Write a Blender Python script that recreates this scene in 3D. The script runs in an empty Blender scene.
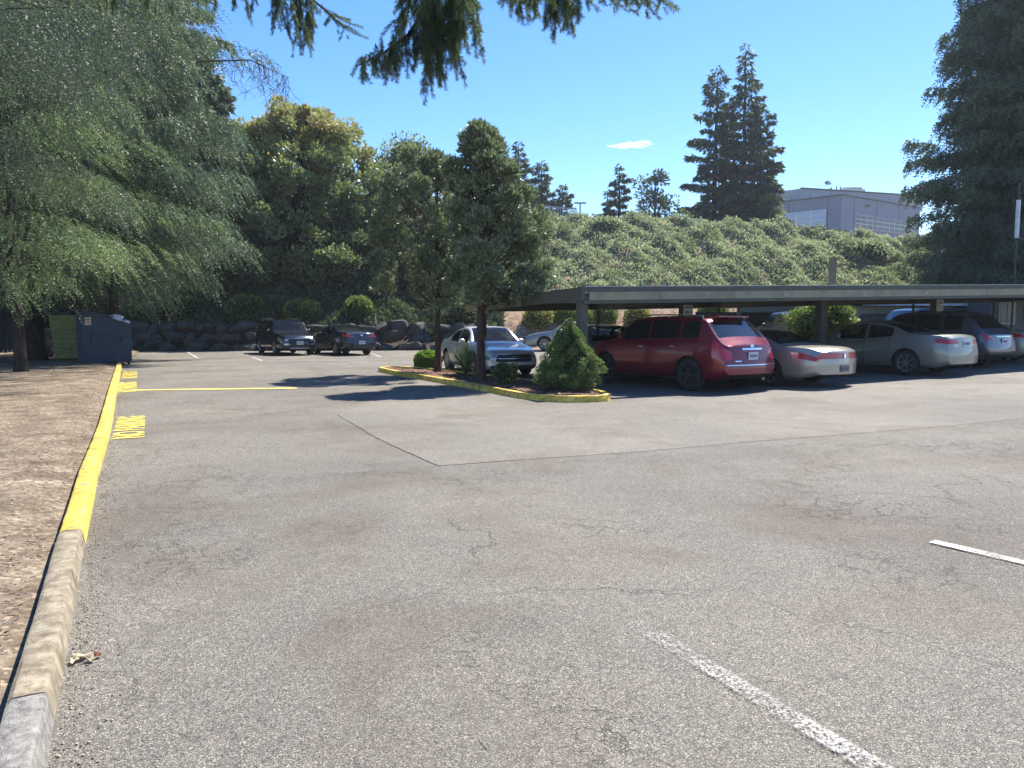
import bpy, bmesh, math, random
import numpy as np
from mathutils import Vector, Matrix

SC = bpy.context.scene
COL = SC.collection
PI = math.pi
rad = math.radians

# ------------------------------------------------------------------ camera numbers
F = 740.0; CX = 512.0; CY = 384.0; H = 1.6
PITCH = math.atan((384 - 321.5) / F)
cp, sp_ = math.cos(PITCH), math.sin(PITCH)

# carport row frame: origin, direction along the row, direction into the stalls
RO = np.array([1.54, 15.9]); RA = np.array([.9188, .3948]); RN = np.array([-.3948, .9188])

def gz(x, y):
    """gentle rise of the lot along the carport row"""
    s = (x - RO[0]) * RA[0] + (y - RO[1]) * RA[1]
    q = s - 3.0
    return 0.022 * 0.5 * (q + math.sqrt(q * q + 4.0)) - 0.022 * .25 if s > -20 else 0.0

def gzv(x, y):
    s = (x - RO[0]) * RA[0] + (y - RO[1]) * RA[1]
    q = s - 3.0
    return np.where(s > -20, 0.022 * 0.5 * (q + np.sqrt(q * q + 4.0)) - 0.0055, 0.0)

def ray(px, py):
    a = (px - CX) / F; b = (CY - py) / F
    return Vector((a, cp + b * sp_, -sp_ + b * cp))

def at(px, py, D):
    d = ray(px, py)
    k = D / d.y
    return Vector((d.x * k, D, H + d.z * k))

def G(px, py):
    d = ray(px, py)
    z = 0.0
    for _ in range(8):
        k = (z - H) / d.z
        z = gz(d.x * k, d.y * k)
    return Vector((d.x * k, d.y * k, z))

def row(s, k=0.0):
    p = RO + RA * s + RN * k
    return float(p[0]), float(p[1])

# ------------------------------------------------------------------ objects
def tag(o, label=None, cat=None, group=None, kind=None):
    if label: o['label'] = label
    if cat: o['category'] = cat
    if group: o['group'] = group
    if kind: o['kind'] = kind
    return o

def empty(name, loc=(0, 0, 0), rz=0.0):
    o = bpy.data.objects.new(name, None)
    o.empty_display_size = .3
    COL.objects.link(o)
    o.location = loc
    o.rotation_euler = (0, 0, rz)
    return o

def link(name, me, mat=None, parent=None, smooth=False):
    o = bpy.data.objects.new(name, me)
    COL.objects.link(o)
    if mat is not None:
        for m in (mat if isinstance(mat, (list, tuple)) else [mat]):
            me.materials.append(m)
    if parent is not None:
        o.parent = parent
    if smooth:
        me.polygons.foreach_set('use_smooth', [True] * len(me.polygons))
    return o

def np_mesh(name, verts, faces):
    """verts (N,3), faces (M,k) constant k"""
    me = bpy.data.meshes.new(name)
    verts = np.ascontiguousarray(verts, dtype=np.float32)
    faces = np.ascontiguousarray(faces, dtype=np.int32)
    k = faces.shape[1]
    me.vertices.add(len(verts)); me.vertices.foreach_set('co', verts.ravel())
    me.loops.add(faces.size); me.loops.foreach_set('vertex_index', faces.ravel())
    me.polygons.add(len(faces))
    me.polygons.foreach_set('loop_start', np.arange(0, faces.size, k, dtype=np.int32))
    me.polygons.foreach_set('loop_total', np.full(len(faces), k, dtype=np.int32))
    me.update(calc_edges=True)
    return me

class MB:
    """mesh builder: boxes, tubes, revolved profiles"""
    def __init__(s): s.v = []; s.f = []; s.mi = []; s.cur = 0
    def add(s, vs, fs):
        b = len(s.v); s.v += [tuple(v) for v in vs]
        for f in fs:
            s.f.append(tuple(i + b for i in f)); s.mi.append(s.cur)
    def box(s, c, d, rz=0.0, rx=0.0, ry=0.0, taper=1.0, bev=0.0):
        hx, hy, hz = d[0] / 2, d[1] / 2, d[2] / 2
        M = Matrix.Rotation(rz, 3, 'Z') @ Matrix.Rotation(ry, 3, 'Y') @ Matrix.Rotation(rx, 3, 'X')
        if bev <= 0:
            vs = []
            for z in (-1, 1):
                t = taper if z > 0 else 1
                for x, y in ((-1, -1), (1, -1), (1, 1), (-1, 1)):
                    vs.append(Vector(c) + M @ Vector((x * hx * t, y * hy * t, z * hz)))
            s.add(vs, [(3, 2, 1, 0), (4, 5, 6, 7), (0, 1, 5, 4), (1, 2, 6, 5), (2, 3, 7, 6), (3, 0, 4, 7)])
        else:
            bm = bmesh.new(); bmesh.ops.create_cube(bm, size=1)
            bmesh.ops.scale(bm, vec=(d[0], d[1], d[2]), verts=bm.verts)
            bmesh.ops.bevel(bm, geom=bm.edges[:], offset=bev, segments=2, profile=.5, affect='EDGES')
            bm.verts.ensure_lookup_table()
            s.add([Vector(c) + M @ v.co for v in bm.verts], [[v.index for v in f.verts] for f in bm.faces])
            bm.free()
    def beam(s, a, b, w, h, up=(0, 0, 1)):
        """box from a to b (centre line), width w sideways, height h along up"""
        a = Vector(a); b = Vector(b); d = (b - a).normalized(); u = Vector(up)
        sd = d.cross(u).normalized(); u = sd.cross(d).normalized()
        vs = []
        for p in (a, b):
            for x, z in ((-1, -1), (1, -1), (1, 1), (-1, 1)):
                vs.append(p + sd * (x * w / 2) + u * (z * h / 2))
        s.add(vs, [(0, 1, 2, 3), (7, 6, 5, 4), (0, 4, 5, 1), (1, 5, 6, 2), (2, 6, 7, 3), (3, 7, 4, 0)])
    def tube(s, pts, r, n=8, cap=True):
        pts = [Vector(p) for p in pts]
        rs = r if isinstance(r, (list, tuple)) else [r] * len(pts)
        b = len(s.v); vs = []; fs = []
        for i, p in enumerate(pts):
            d = (pts[min(i + 1, len(pts) - 1)] - pts[max(i - 1, 0)])
            d = d.normalized() if d.length > 1e-9 else Vector((0, 0, 1))
            ref = Vector((0, 0, 1)) if abs(d.z) < .9 else Vector((1, 0, 0))
            e1 = d.cross(ref).normalized(); e2 = d.cross(e1)
            for k in range(n):
                a = 2 * PI * k / n
                vs.append(p + (e1 * math.cos(a) + e2 * math.sin(a)) * rs[i])
        for i in range(len(pts) - 1):
            for k in range(n):
                fs.append((i * n + k, i * n + (k + 1) % n, (i + 1) * n + (k + 1) % n, (i + 1) * n + k))
        if cap:
            fs.append(tuple(range(n))[::-1]); fs.append(tuple((len(pts) - 1) * n + k for k in range(n)))
        s.add(vs, fs)
    def lathe(s, prof, M=None, n=24):
        """prof: (r, z) pairs, revolved about z, placed by matrix M"""
        M = M or Matrix.Identity(4)
        vs = [M @ Vector((r * math.cos(2 * PI * k / n), r * math.sin(2 * PI * k / n), z)) for r, z in prof for k in range(n)]
        fs = [(i * n + k, i * n + (k + 1) % n, (i + 1) * n + (k + 1) % n, (i + 1) * n + k)
              for i in range(len(prof) - 1) for k in range(n)]
        s.add(vs, fs)
    def prism(s, poly, z0, z1):
        n = len(poly)
        vs = [(p[0], p[1], z0) for p in poly] + [(p[0], p[1], z1) for p in poly]
        fs = [tuple(range(n))[::-1], tuple(range(n, 2 * n))]
        fs += [(i, (i + 1) % n, n + (i + 1) % n, n + i) for i in range(n)]
        s.add(vs, fs)
    def build(s, name, mat, parent=None, smooth=False):
        me = bpy.data.meshes.new(name)
        me.from_pydata(s.v, [], s.f); me.update()
        o = link(name, me, mat, parent)
        if isinstance(mat, (list, tuple)):
            me.polygons.foreach_set('material_index', s.mi)
        if smooth:
            me.polygons.foreach_set('use_smooth', [True] * len(me.polygons))
            bm = bmesh.new(); bm.from_mesh(me)
            bmesh.ops.recalc_face_normals(bm, faces=bm.faces)
            for e in bm.edges:
                if len(e.link_faces) == 2 and e.calc_face_angle(0) > rad(38): e.smooth = False
            bm.to_mesh(me); bm.free()
        return o

# ------------------------------------------------------------------ materials
def new_mat(name):
    m = bpy.data.materials.new(name); m.use_nodes = True
    nt = m.node_tree
    b = nt.nodes.get('Principled BSDF')
    return m, nt, b

def N(nt, t, **kw):
    n = nt.nodes.new(t)
    for k, v in kw.items(): setattr(n, k, v)
    return n

def setin(n, **kw):
    for k, v in kw.items():
        n.inputs[k.replace('_', ' ')].default_value = v

def c4(c): return (c[0], c[1], c[2], 1.0)

def noise(nt, vec, scale, detail=4.0, rough=.55, dist=0.0):
    n = N(nt, 'ShaderNodeTexNoise')
    setin(n, Scale=scale, Detail=detail, Roughness=rough, Distortion=dist)
    if vec is not None: nt.links.new(vec, n.inputs['Vector'])
    return n.outputs['Fac']

def ramp(nt, fac, stops):
    r = N(nt, 'ShaderNodeValToRGB')
    el = r.color_ramp.elements
    while len(el) < len(stops): el.new(.5)
    for e, (p, c) in zip(el, stops):
        e.position = p
        e.color = c4(c) if isinstance(c, (tuple, list)) else (c, c, c, 1)
    nt.links.new(fac, r.inputs['Fac'])
    return r.outputs['Color']

def mix(nt, fac, a, b, mode='MIX'):
    m = N(nt, 'ShaderNodeMix', data_type='RGBA', blend_type=mode)
    for s, v in ((0, fac), (6, a), (7, b)):
        if hasattr(v, 'is_output'): nt.links.new(v, m.inputs[s])
        elif s == 0: m.inputs[0].default_value = v
        else: m.inputs[s].default_value = c4(v)
    return m.outputs[2]

def mth(nt, op, a, b=None, c=None, clamp=False):
    m = N(nt, 'ShaderNodeMath', operation=op, use_clamp=clamp)
    for i, v in enumerate((a, b, c)):
        if v is None: continue
        if hasattr(v, 'is_output'): nt.links.new(v, m.inputs[i])
        else: m.inputs[i].default_value = v
    return m.outputs[0]

def bump(nt, b, h, strength, dist=.01):
    n = N(nt, 'ShaderNodeBump'); setin(n, Strength=strength, Distance=dist)
    nt.links.new(h, n.inputs['Height']); nt.links.new(n.outputs[0], b.inputs['Normal'])

def coords(nt, kind='Object'):
    return N(nt, 'ShaderNodeTexCoord').outputs[kind]

def world_pos(nt):
    return N(nt, 'ShaderNodeNewGeometry').outputs['Position']

def plain(name, col, rough=.6, metal=0.0, var=.12, scale=6.0, bmp=0.0, spec=.5, coat=0.0):
    m, nt, b = new_mat(name)
    v = coords(nt)
    n = noise(nt, v, scale, 5)
    d = tuple(max(0, c * (1 - var)) for c in col); l = tuple(min(1, c * (1 + var)) for c in col)
    nt.links.new(ramp(nt, n, [(.3, d), (.7, l)]), b.inputs['Base Color'])
    setin(b, Roughness=rough, Metallic=metal)
    b.inputs['Specular IOR Level'].default_value = spec
    if coat: b.inputs['Coat Weight'].default_value = coat; b.inputs['Coat Roughness'].default_value = .04
    if bmp:
        bump(nt, b, noise(nt, v, scale * 6, 4), bmp)
    return m

def leaf_mat(name, cols, rough=.55, trans=.3, big=.35, spec=.22, tcol=None, zg=None):
    """foliage: colour by clump-sized noise and by leaf"""
    gain = 1.45
    cols = [tuple(min(.5, v * gain) for v in c) for c in cols]
    spec = min(spec, .5); rough = max(rough, .45)
    m, nt, b = new_mat(name)
    g = N(nt, 'ShaderNodeNewGeometry')
    n1 = noise(nt, coords(nt), big, 3)
    f = mth(nt, 'ADD', mth(nt, 'MULTIPLY', n1, .62), mth(nt, 'MULTIPLY', g.outputs['Random Per Island'], .45))
    if zg:
        sx = N(nt, 'ShaderNodeSeparateXYZ'); nt.links.new(coords(nt), sx.inputs[0])
        zz = mth(nt, 'MULTIPLY', mth(nt, 'SUBTRACT', sx.outputs[2], zg[0]), zg[1])
        f = mth(nt, 'ADD', mth(nt, 'MULTIPLY', f, .75), mth(nt, 'MAXIMUM', zz, 0.0))
    k = len(cols)
    c = ramp(nt, f, [(.22 + .6 * i / (k - 1), cc) for i, cc in enumerate(cols)])
    nt.links.new(c, b.inputs['Base Color'])
    setin(b, Roughness=rough); b.inputs['Specular IOR Level'].default_value = spec
    t = N(nt, 'ShaderNodeBsdfTranslucent')
    tc = mix(nt, 1.0, c, tcol or (1.15, 1.25, .85), 'MULTIPLY')
    nt.links.new(tc, t.inputs['Color'])
    ms = N(nt, 'ShaderNodeMixShader'); ms.inputs[0].default_value = trans
    nt.links.new(b.outputs[0], ms.inputs[1]); nt.links.new(t.outputs[0], ms.inputs[2])
    out = nt.nodes['Material Output']
    nt.links.new(ms.outputs[0], out.inputs['Surface'])
    return m

def bark_mat(name, c1, c2, scale=5.0):
    m, nt, b = new_mat(name)
    mp = N(nt, 'ShaderNodeMapping'); mp.inputs['Scale'].default_value = (1, 1, .18)
    nt.links.new(coords(nt), mp.inputs[0])
    n = noise(nt, mp.outputs[0], scale * 4, 6, .65)
    nt.links.new(ramp(nt, n, [(.35, c1), (.65, c2)]), b.inputs['Base Color'])
    setin(b, Roughness=.9); b.inputs['Specular IOR Level'].default_value = .15
    bump(nt, b, n, .9, .03)
    return m
# ------------------------------------------------------------------ foliage generators
def norm(a):
    return a / np.maximum(np.linalg.norm(a, axis=-1, keepdims=True), 1e-9)

def diamonds(p, o, l, w, rng, flat=0.6, mid=.45):
    """one four-cornered leaf or needle spray per row: base p, direction o, length l, half width w"""
    n = len(p)
    up = np.zeros((n, 3)); up[:, 2] = 1
    ref = up * flat + rng.normal(0, 1, (n, 3)) * (1 - flat * .7)
    s = norm(np.cross(o, ref))
    l = l[:, None]; w = w[:, None]
    m = p + o * l * mid
    V = np.stack([p, m + s * w, p + o * l, m - s * w], axis=1).reshape(-1, 3)
    Fc = np.arange(4 * n).reshape(n, 4)
    return V, Fc

def feathers(p, o, l, k, nl, nw, rng):
    """hanging shoots: a curved spine per row of p, k needles set along both sides of it"""
    n = len(p)
    t = (np.arange(k) + .5) / k
    up = np.zeros((n, 3)); up[:, 2] = 1
    s = norm(np.cross(o, up * .5 + rng.normal(0, .6, (n, 3))))
    b = norm(np.cross(o, s))
    q = p[:, None, :] + o[:, None, :] * (l[:, None, None] * t[None, :, None])
    q[:, :, 2] -= (l[:, None] * .5 * t[None, :] ** 2)
    sg = np.where(np.arange(k) % 2 == 0, 1., -1.)[None, :, None]
    tilt = rng.normal(0, .45, (n, k, 1))
    d = o[:, None, :] * .75 + s[:, None, :] * sg + b[:, None, :] * tilt
    d[:, :, 2] -= .25 * t[None, :]
    d = norm(d)
    q = q.reshape(-1, 3); d = d.reshape(-1, 3)
    ll = nl * (.7 + .5 * rng.random(n * k)) * np.tile(1.15 - .55 * t, n); ww = np.full(n * k, nw) * (.7 + .6 * rng.random(n * k))
    return diamonds(q, d, ll, ww, rng, .3)

def join_vf(parts):
    V = []; Fc = []; b = 0
    for v, f in parts:
        V.append(v); Fc.append(f + b); b += len(v)
    return np.concatenate(V), np.concatenate(Fc)

def conifer_crown(h, r, z0, nb, ns, sl, sw, seed, e=.15, droop=.35, hang=.25, power=.85, az_bias=None,
                  width=.34, irr=.25, tip=.02, clump=0, zmaxvis=None, nodes=True, shoot=0, nlen=.05, nwid=.008):
    """needle sprays along drooping branches of a conifer; returns verts, quads, branch lines"""
    rng = np.random.default_rng(seed)
    u = (np.arange(nb) + rng.random(nb)) / nb
    z = z0 + (h - z0) * u
    L = r * ((1 - u) ** power * (1 + irr * rng.normal(0, 1, nb).clip(-1.6, 1.6)) + tip)
    L *= np.minimum(1, .55 + u * 5)
    az = np.arange(nb) * 2.399 + rng.normal(0, .3, nb)
    if zmaxvis is not None:
        keep = z - L * .5 < zmaxvis
        u, z, L, az = u[keep], z[keep], L[keep], az[keep]; nb = len(z)
    ee = e + rng.normal(0, .1, nb) + .35 * u
    dd = droop * (1 + rng.normal(0, .2, nb)) * (1 - .5 * u)
    cnt = L ** 1.6; cnt = np.maximum(6, (cnt / cnt.sum() * ns)).astype(int)
    bi = np.repeat(np.arange(nb), cnt); n = len(bi)
    # each branch has a few side shoots; sprays gather along them
    t = rng.random(n) ** .8
    nsh = np.maximum(4, (L[bi] * 3.2)).astype(int)
    tq = (np.floor(t * nsh) + .5) / nsh
    sgn = np.where(rng.random(n) < .5, -1., 1.)
    q = rng.random(n) ** (1.1 if shoot else .8)
    shw = width * L[bi] * (1.05 - tq) + .12
    side = sgn * q * shw
    lt = L[bi] * (tq + .45 * q * shw / np.maximum(L[bi], .1) + rng.normal(0, .012, n))
    d = np.stack([np.cos(az[bi]), np.sin(az[bi]), np.zeros(n)], 1)
    la = np.stack([-np.sin(az[bi]), np.cos(az[bi]), np.zeros(n)], 1)
    tt = lt / np.maximum(L[bi], .05)
    zz = z[bi] + L[bi] * (ee[bi] * tt - dd[bi] * tt * tt) - .18 * np.abs(side) * (.5 + hang)
    hg = rng.random(n) ** (2.5 if shoot else 1.5) * hang * (.35 + .5 * np.minimum(L[bi], 3) / 3) * (.5 if shoot else 1) - (.04 if shoot else 0)
    p = d * lt[:, None] + la * side[:, None]
    p[:, 2] = zz - hg
    p += rng.normal(0, .035 * (1 + .1 * r), (n, 3))
    o = d * .75 + la * (sgn * (.3 + .6 * q))[:, None]
    o[:, 2] += -.15 - hang * (.55 if shoot else 1.6) * (.3 + rng.random(n)) + .25 * u[bi]
    o = norm(o + rng.normal(0, .16 if shoot else .28, (n, 3)))
    l = sl * (.55 + .8 * rng.random(n)); w = sw * (.6 + .7 * rng.random(n))
    if shoot:
        V, Fc = feathers(p, o, l, shoot, nlen, nwid, rng)
    else:
        V, Fc = diamonds(p, o, l, w, rng)
    br = []
    for i in range(nb):
        br.append([(math.cos(az[i]) * L[i] * k, math.sin(az[i]) * L[i] * k,
                    z[i] + L[i] * (ee[i] * k - dd[i] * k * k)) for k in (0, .22, .45, .68, .88)])
    return V, Fc, br, L

def trunk_mb(h, r0, r1=.03, n=10, wob=.15, seed=0, flare=1.5, bend=(0, 0), steps=9):
    rng = random.Random(seed)
    mb = MB(); pts = []; rs = []
    for i in range(steps + 1):
        k = i / steps
        pts.append((rng.uniform(-wob, wob) * r0 * 2 * k + bend[0] * k * k, rng.uniform(-wob, wob) * r0 * 2 * k + bend[1] * k * k, h * k))
        rs.append((r0 * (1 - k) + r1 * k))
    pts[0] = (0, 0, -.25); rs[0] = r0 * flare
    pts.insert(1, (pts[1][0] * .05, pts[1][1] * .05, .35)); rs.insert(1, r0 * 1.04)
    mb.tube(pts, rs, n)
    return mb

def conifer(name, label, cat, loc, h, r, z0, mat, bark, r0=.3, nb=90, ns=20000, sl=.35, sw=.05, seed=1,
            group=None, branches=True, bend=(0, 0), **kw):
    root = empty(name, loc); tag(root, label, cat, group)
    V, Fc, br, L = conifer_crown(h, r, z0, nb, ns, sl, sw, seed, **kw)
    zf = np.clip(V[:, 2] / h, 0, 1) ** 2
    V[:, 0] += bend[0] * zf; V[:, 1] += bend[1] * zf
    link('crown', np_mesh('crown', V, Fc), mat, root)
    mb = trunk_mb(h * .97, r0, .03, seed=seed, bend=bend)
    if branches:
        for b, l in zip(br, L):
            zf = min(1, max(0, b[0][2] / h)) ** 2
            rb = max(.008, .0042 * l + .006)
            mb.tube([(p[0] + bend[0] * zf, p[1] + bend[1] * zf, p[2]) for p in b], [rb, rb * .8, rb * .55, rb * .35, rb * .12], 4, cap=False)
    mb.build('trunk', bark, root, smooth=True)
    return root

def clump_cloud(env, nclump, per, cr, ll, lw, seed, up=.3, shell=.55, flat=.2, squash=.8, elong=1.0, zr=(0, 1), out=.5, rj=.12, zj=.0):
    """leaves gathered in clumps inside an envelope; env(z01, az) -> radius, centre offset x, y"""
    rng = np.random.default_rng(seed)
    zz = zr[0] + (zr[1] - zr[0]) * rng.random(nclump)
    az = rng.random(nclump) * 2 * PI
    C = np.zeros((nclump, 3)); S = np.zeros(nclump)
    for i in range(nclump):
        R, cx, cy, z = env(zz[i], az[i])
        q = shell + (1 - shell) * rng.random() ** .5 if rng.random() < .8 else rng.random()
        R *= 1 + rj * rng.normal(); z += zj * rng.normal()
        C[i] = (cx + math.cos(az[i]) * R * q, cy + math.sin(az[i]) * R * q, z)
        S[i] = cr * (.6 + .8 * rng.random())
    n = nclump * per
    ci = np.repeat(np.arange(nclump), per)
    dirs = norm(rng.normal(0, 1, (n, 3)))
    rr = S[ci] * (rng.random(n) ** .45)
    off = dirs * rr[:, None]; off[:, 2] *= squash
    if elong != 1.0: off[:, 2] *= elong
    p = C[ci] + off
    outv = C[ci].copy(); outv[:, 2] = 0; outv = norm(outv)
    o = dirs * .8 + outv * out + rng.normal(0, .5, (n, 3)); o[:, 2] += up
    o = norm(o)
    l = ll * (.6 + .8 * rng.random(n)); w = lw * (.6 + .8 * rng.random(n))
    V, Fc = diamonds(p, o, l, w, rng, flat)
    return V, Fc, C, S

def lobed_cloud(env, nlobe, lr, ntuft, tr, per, ll, lw, seed, up=.6):
    """boughs as lobes, lobes made of tufts, tufts made of sprays; gaps stay open between the lobes"""
    rng = np.random.default_rng(seed); P = []; O = []; C = []
    for i in range(nlobe):
        t = ((i + rng.random()) / nlobe); a = i * 2.4 + rng.normal(0, .4)
        R, cx, cy, z = env(t, a)
        r0 = lr * rng.uniform(.6, 1.5) * (.6 + .4 * min(1, R))
        q = max(0, R - r0 * .7) * rng.uniform(.62, 1.22)
        c = np.array([cx + math.cos(a) * q, cy + math.sin(a) * q, z + rng.normal(0, .08)]); C.append(c)
        d = norm(rng.normal(0, 1, (ntuft, 3)) + np.array([math.cos(a) * .5, math.sin(a) * .5, .35]))
        tc = c + d * r0 * np.array([1, 1, .8]) * (.55 + .5 * rng.random((ntuft, 1)))
        dd = norm(rng.normal(0, 1, (ntuft, per, 3)))
        p = tc[:, None, :] + dd * (tr * rng.random((ntuft, per, 1)) ** .5)
        o = norm(dd * .7 + d[:, None, :] * .8 + rng.normal(0, .35, (ntuft, per, 3)) + np.array([0, 0, up]))
        P.append(p.reshape(-1, 3)); O.append(o.reshape(-1, 3))
    P = np.concatenate(P); O = np.concatenate(O); n = len(P)
    V, Fc = diamonds(P, O, ll * (.6 + .8 * rng.random(n)), lw * (.6 + .8 * rng.random(n)), rng, .1)
    return V, Fc, np.array(C)

def limbs(mb, C, base_r, rng, z_lo, every=1, taper=.35):
    for c in C[::every]:
        zs = max(z_lo, c[2] - math.hypot(c[0], c[1]) * rng.uniform(.6, 1.3) - .2)
        m = (c[0] * .5 + rng.uniform(-.1, .1), c[1] * .5 + rng.uniform(-.1, .1), zs + (c[2] - zs) * .4)
        mb.tube([(0, 0, zs), m, tuple(c)], [base_r, base_r * .65, base_r * .2], 5, cap=False)

def lumpy(mesh_r, n_sub, amp, seed, freq=2.2):
    bm = bmesh.new(); bmesh.ops.create_icosphere(bm, subdivisions=n_sub, radius=1)
    from mathutils import noise as mn
    for v in bm.verts:
        d = v.co.normalized()
        k = 1 + amp * mn.noise(d * freq + Vector((seed * 3.1, seed * 1.7, 0))) + amp * .5 * mn.noise(d * freq * 2.3 + Vector((seed, 0, 5)))
        v.co = Vector((d.x * mesh_r[0], d.y * mesh_r[1], d.z * mesh_r[2])) * k
    V = np.array([v.co[:] for v in bm.verts]); Fc = np.array([[w.index for w in f.verts] for f in bm.faces])
    Nn = norm(V / (np.array(mesh_r) ** 2))
    bm.free()
    return V, Fc, Nn

def shrub(name, label, loc, rx, ry, rz, mat, nl=5000, ll=.09, lw=.03, seed=1, group=None, cat='bush', amp=.15,
          sink=.35, stem=True, core_k=.9, out=1.0, jit=.5, up=.2, depth=.16, bark=None):
    """clipped mound: dark inner core, leaves over and into its surface, short stems below"""
    rng = np.random.default_rng(seed)
    root = empty(name, loc); tag(root, label, cat, group)
    V, Fc, Nn = lumpy((rx, ry, rz), 3, amp, seed)
    cz = rz * (1 - sink)
    a = V[Fc]; cen = a.mean(1)
    area = np.linalg.norm(np.cross(a[:, 1] - a[:, 0], a[:, 2] - a[:, 0]), axis=1)
    fi = rng.choice(len(Fc), nl, p=area / area.sum())
    w = rng.dirichlet((1, 1, 1), nl)
    p = (a[fi] * w[:, :, None]).sum(1)
    nn = Nn[Fc[fi]].mean(1)
    p = p * (1 - depth * (rng.random(nl) ** 1.2)[:, None]) + rng.normal(0, .008, (nl, 3)); p[:, 2] += cz
    keep = p[:, 2] > .03
    p = p[keep]; nn = nn[keep]; n = len(p)
    o = norm(nn * out + rng.normal(0, jit, (n, 3)) + np.array([0, 0, up]))
    LV, LF = diamonds(p, o, ll * (.6 + .8 * rng.random(n)), lw * (.6 + .8 * rng.random(n)), rng, .2)
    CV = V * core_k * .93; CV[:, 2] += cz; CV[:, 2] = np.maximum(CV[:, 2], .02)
    me = np_mesh('foliage', LV, LF)
    fo = link('foliage', me, mat, root)
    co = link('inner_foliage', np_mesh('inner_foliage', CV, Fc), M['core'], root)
    if stem:
        mb = MB()
        for i in range(5):
            a_ = i * 1.256 + seed
            mb.tube([(0.05 * math.cos(a_), .05 * math.sin(a_), -.05), (rx * .4 * math.cos(a_), ry * .4 * math.sin(a_), cz * .7 + .05)], [.03, .018], 5)
        mb.build('stem', bark or M['bark_grey'], root)
    return root

def needle_twigs(paths, mat, root, name, seed, per_m=1100, nlen=.022, nw=.0011, stem_r=.0022, stem_mat=None, bushy=1.0):
    """real needles set all round thin hanging twigs"""
    rng = np.random.default_rng(seed)
    P = []; O = []; mb = MB()
    for pts in paths:
        pts = np.array(pts, float)
        seg = np.linalg.norm(np.diff(pts, axis=0), axis=1); L = seg.sum()
        n = max(8, int(L * per_m))
        cum = np.concatenate([[0], np.cumsum(seg)])
        t = rng.random(n) * L
        x = np.stack([np.interp(t, cum, pts[:, k]) for k in range(3)], 1)
        j = np.clip(np.searchsorted(cum, t) - 1, 0, len(seg) - 1)
        d = norm(np.diff(pts, axis=0))[j]
        r = norm(np.cross(d, rng.normal(0, 1, (n, 3))))
        o = norm(d * .75 + r * (.9 + .2 * rng.normal(0, 1, (n, 1))))
        P.append(x); O.append(o)
        mb.tube([tuple(p) for p in pts], [stem_r * (1 - .6 * i / (len(pts) - 1)) for i in range(len(pts))], 4, cap=False)
    P = np.concatenate(P); O = np.concatenate(O); n = len(P)
    V, Fc = diamonds(P, O, nlen * (.7 + .5 * rng.random(n)), np.full(n, nw) * bushy, rng, 0, .5)
    f = link(name, np_mesh(name, V, Fc), mat, root)
    return f, mb
# ------------------------------------------------------------------ materials used
M = {}
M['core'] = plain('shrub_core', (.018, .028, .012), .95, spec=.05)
M['bark_grey'] = bark_mat('bark_grey', (.035, .03, .026), (.11, .095, .08))
M['bark_fir'] = bark_mat('bark_fir', (.02, .016, .014), (.085, .065, .052))
M['bark_red'] = bark_mat('bark_red', (.04, .024, .018), (.14, .085, .06))
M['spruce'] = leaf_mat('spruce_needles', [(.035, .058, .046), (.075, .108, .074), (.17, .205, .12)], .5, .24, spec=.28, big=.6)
M['spruce_fresh'] = leaf_mat('spruce_needles_fresh', [(.045, .07, .045), (.09, .125, .072), (.21, .26, .10)], .5, .30, spec=.28, big=.9)  # yellower, brighter green than the other spruces
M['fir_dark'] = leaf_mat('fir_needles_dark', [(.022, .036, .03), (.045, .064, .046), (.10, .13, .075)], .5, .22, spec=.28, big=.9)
M['fir_far'] = leaf_mat('fir_needles_far', [(.035, .058, .045), (.062, .09, .06), (.11, .145, .085)], .6, .2)
M['fir_near'] = leaf_mat('fir_needles_near', [(.04, .06, .04), (.07, .095, .055), (.12, .15, .07)], .45, .45, big=2.0)
M['juniper'] = leaf_mat('juniper_foliage', [(.05, .07, .045), (.11, .135, .08), (.22, .245, .14)], .4, .24, big=2.0, spec=.6)
M['maple'] = leaf_mat('maple_leaves', [(.06, .09, .05), (.11, .15, .075), (.165, .20, .09), (.22, .23, .10), (.31, .26, .11), (.36, .24, .13)], .42, .28, spec=.5, big=.5, zg=(7.0, .044))
M['broad'] = leaf_mat('broad_leaves', [(.055, .075, .045), (.11, .135, .07), (.19, .21, .12)], .5, .36, big=.5)
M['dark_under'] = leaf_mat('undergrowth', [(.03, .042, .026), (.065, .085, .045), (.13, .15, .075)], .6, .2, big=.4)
M['ivy'] = leaf_mat('ivy_leaves', [(.085, .105, .075), (.16, .185, .13), (.25, .275, .185), (.33, .35, .24)], .5, .36, big=.33, spec=.3)
M['ivy_low'] = M['ivy']
M['box'] = leaf_mat('clipped_shrub_leaves', [(.07, .10, .03), (.12, .16, .045), (.20, .24, .07)], .5, .3, big=2)
M['box_dry'] = leaf_mat('clipped_shrub_dry', [(.09, .11, .03), (.18, .19, .055), (.30, .27, .09)], .5, .3, big=2)
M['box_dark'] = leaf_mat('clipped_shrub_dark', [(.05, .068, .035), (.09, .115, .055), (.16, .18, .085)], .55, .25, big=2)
M['dwarf'] = leaf_mat('dwarf_conifer', [(.05, .078, .034), (.095, .135, .052), (.18, .23, .085)], .5, .3, big=2.5)
M['glossy'] = leaf_mat('glossy_leaves', [(.06, .10, .025), (.12, .19, .04), (.22, .32, .07)], .35, .4, big=2.5)
M['yucca'] = leaf_mat('yucca_leaves', [(.08, .11, .05), (.15, .19, .08), (.26, .29, .13)], .4, .3, big=2.5)
M['dryleaf'] = leaf_mat('dry_leaf', [(.25, .12, .06), (.45, .33, .2), (.6, .5, .36)], .7, .25, big=9)

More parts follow.
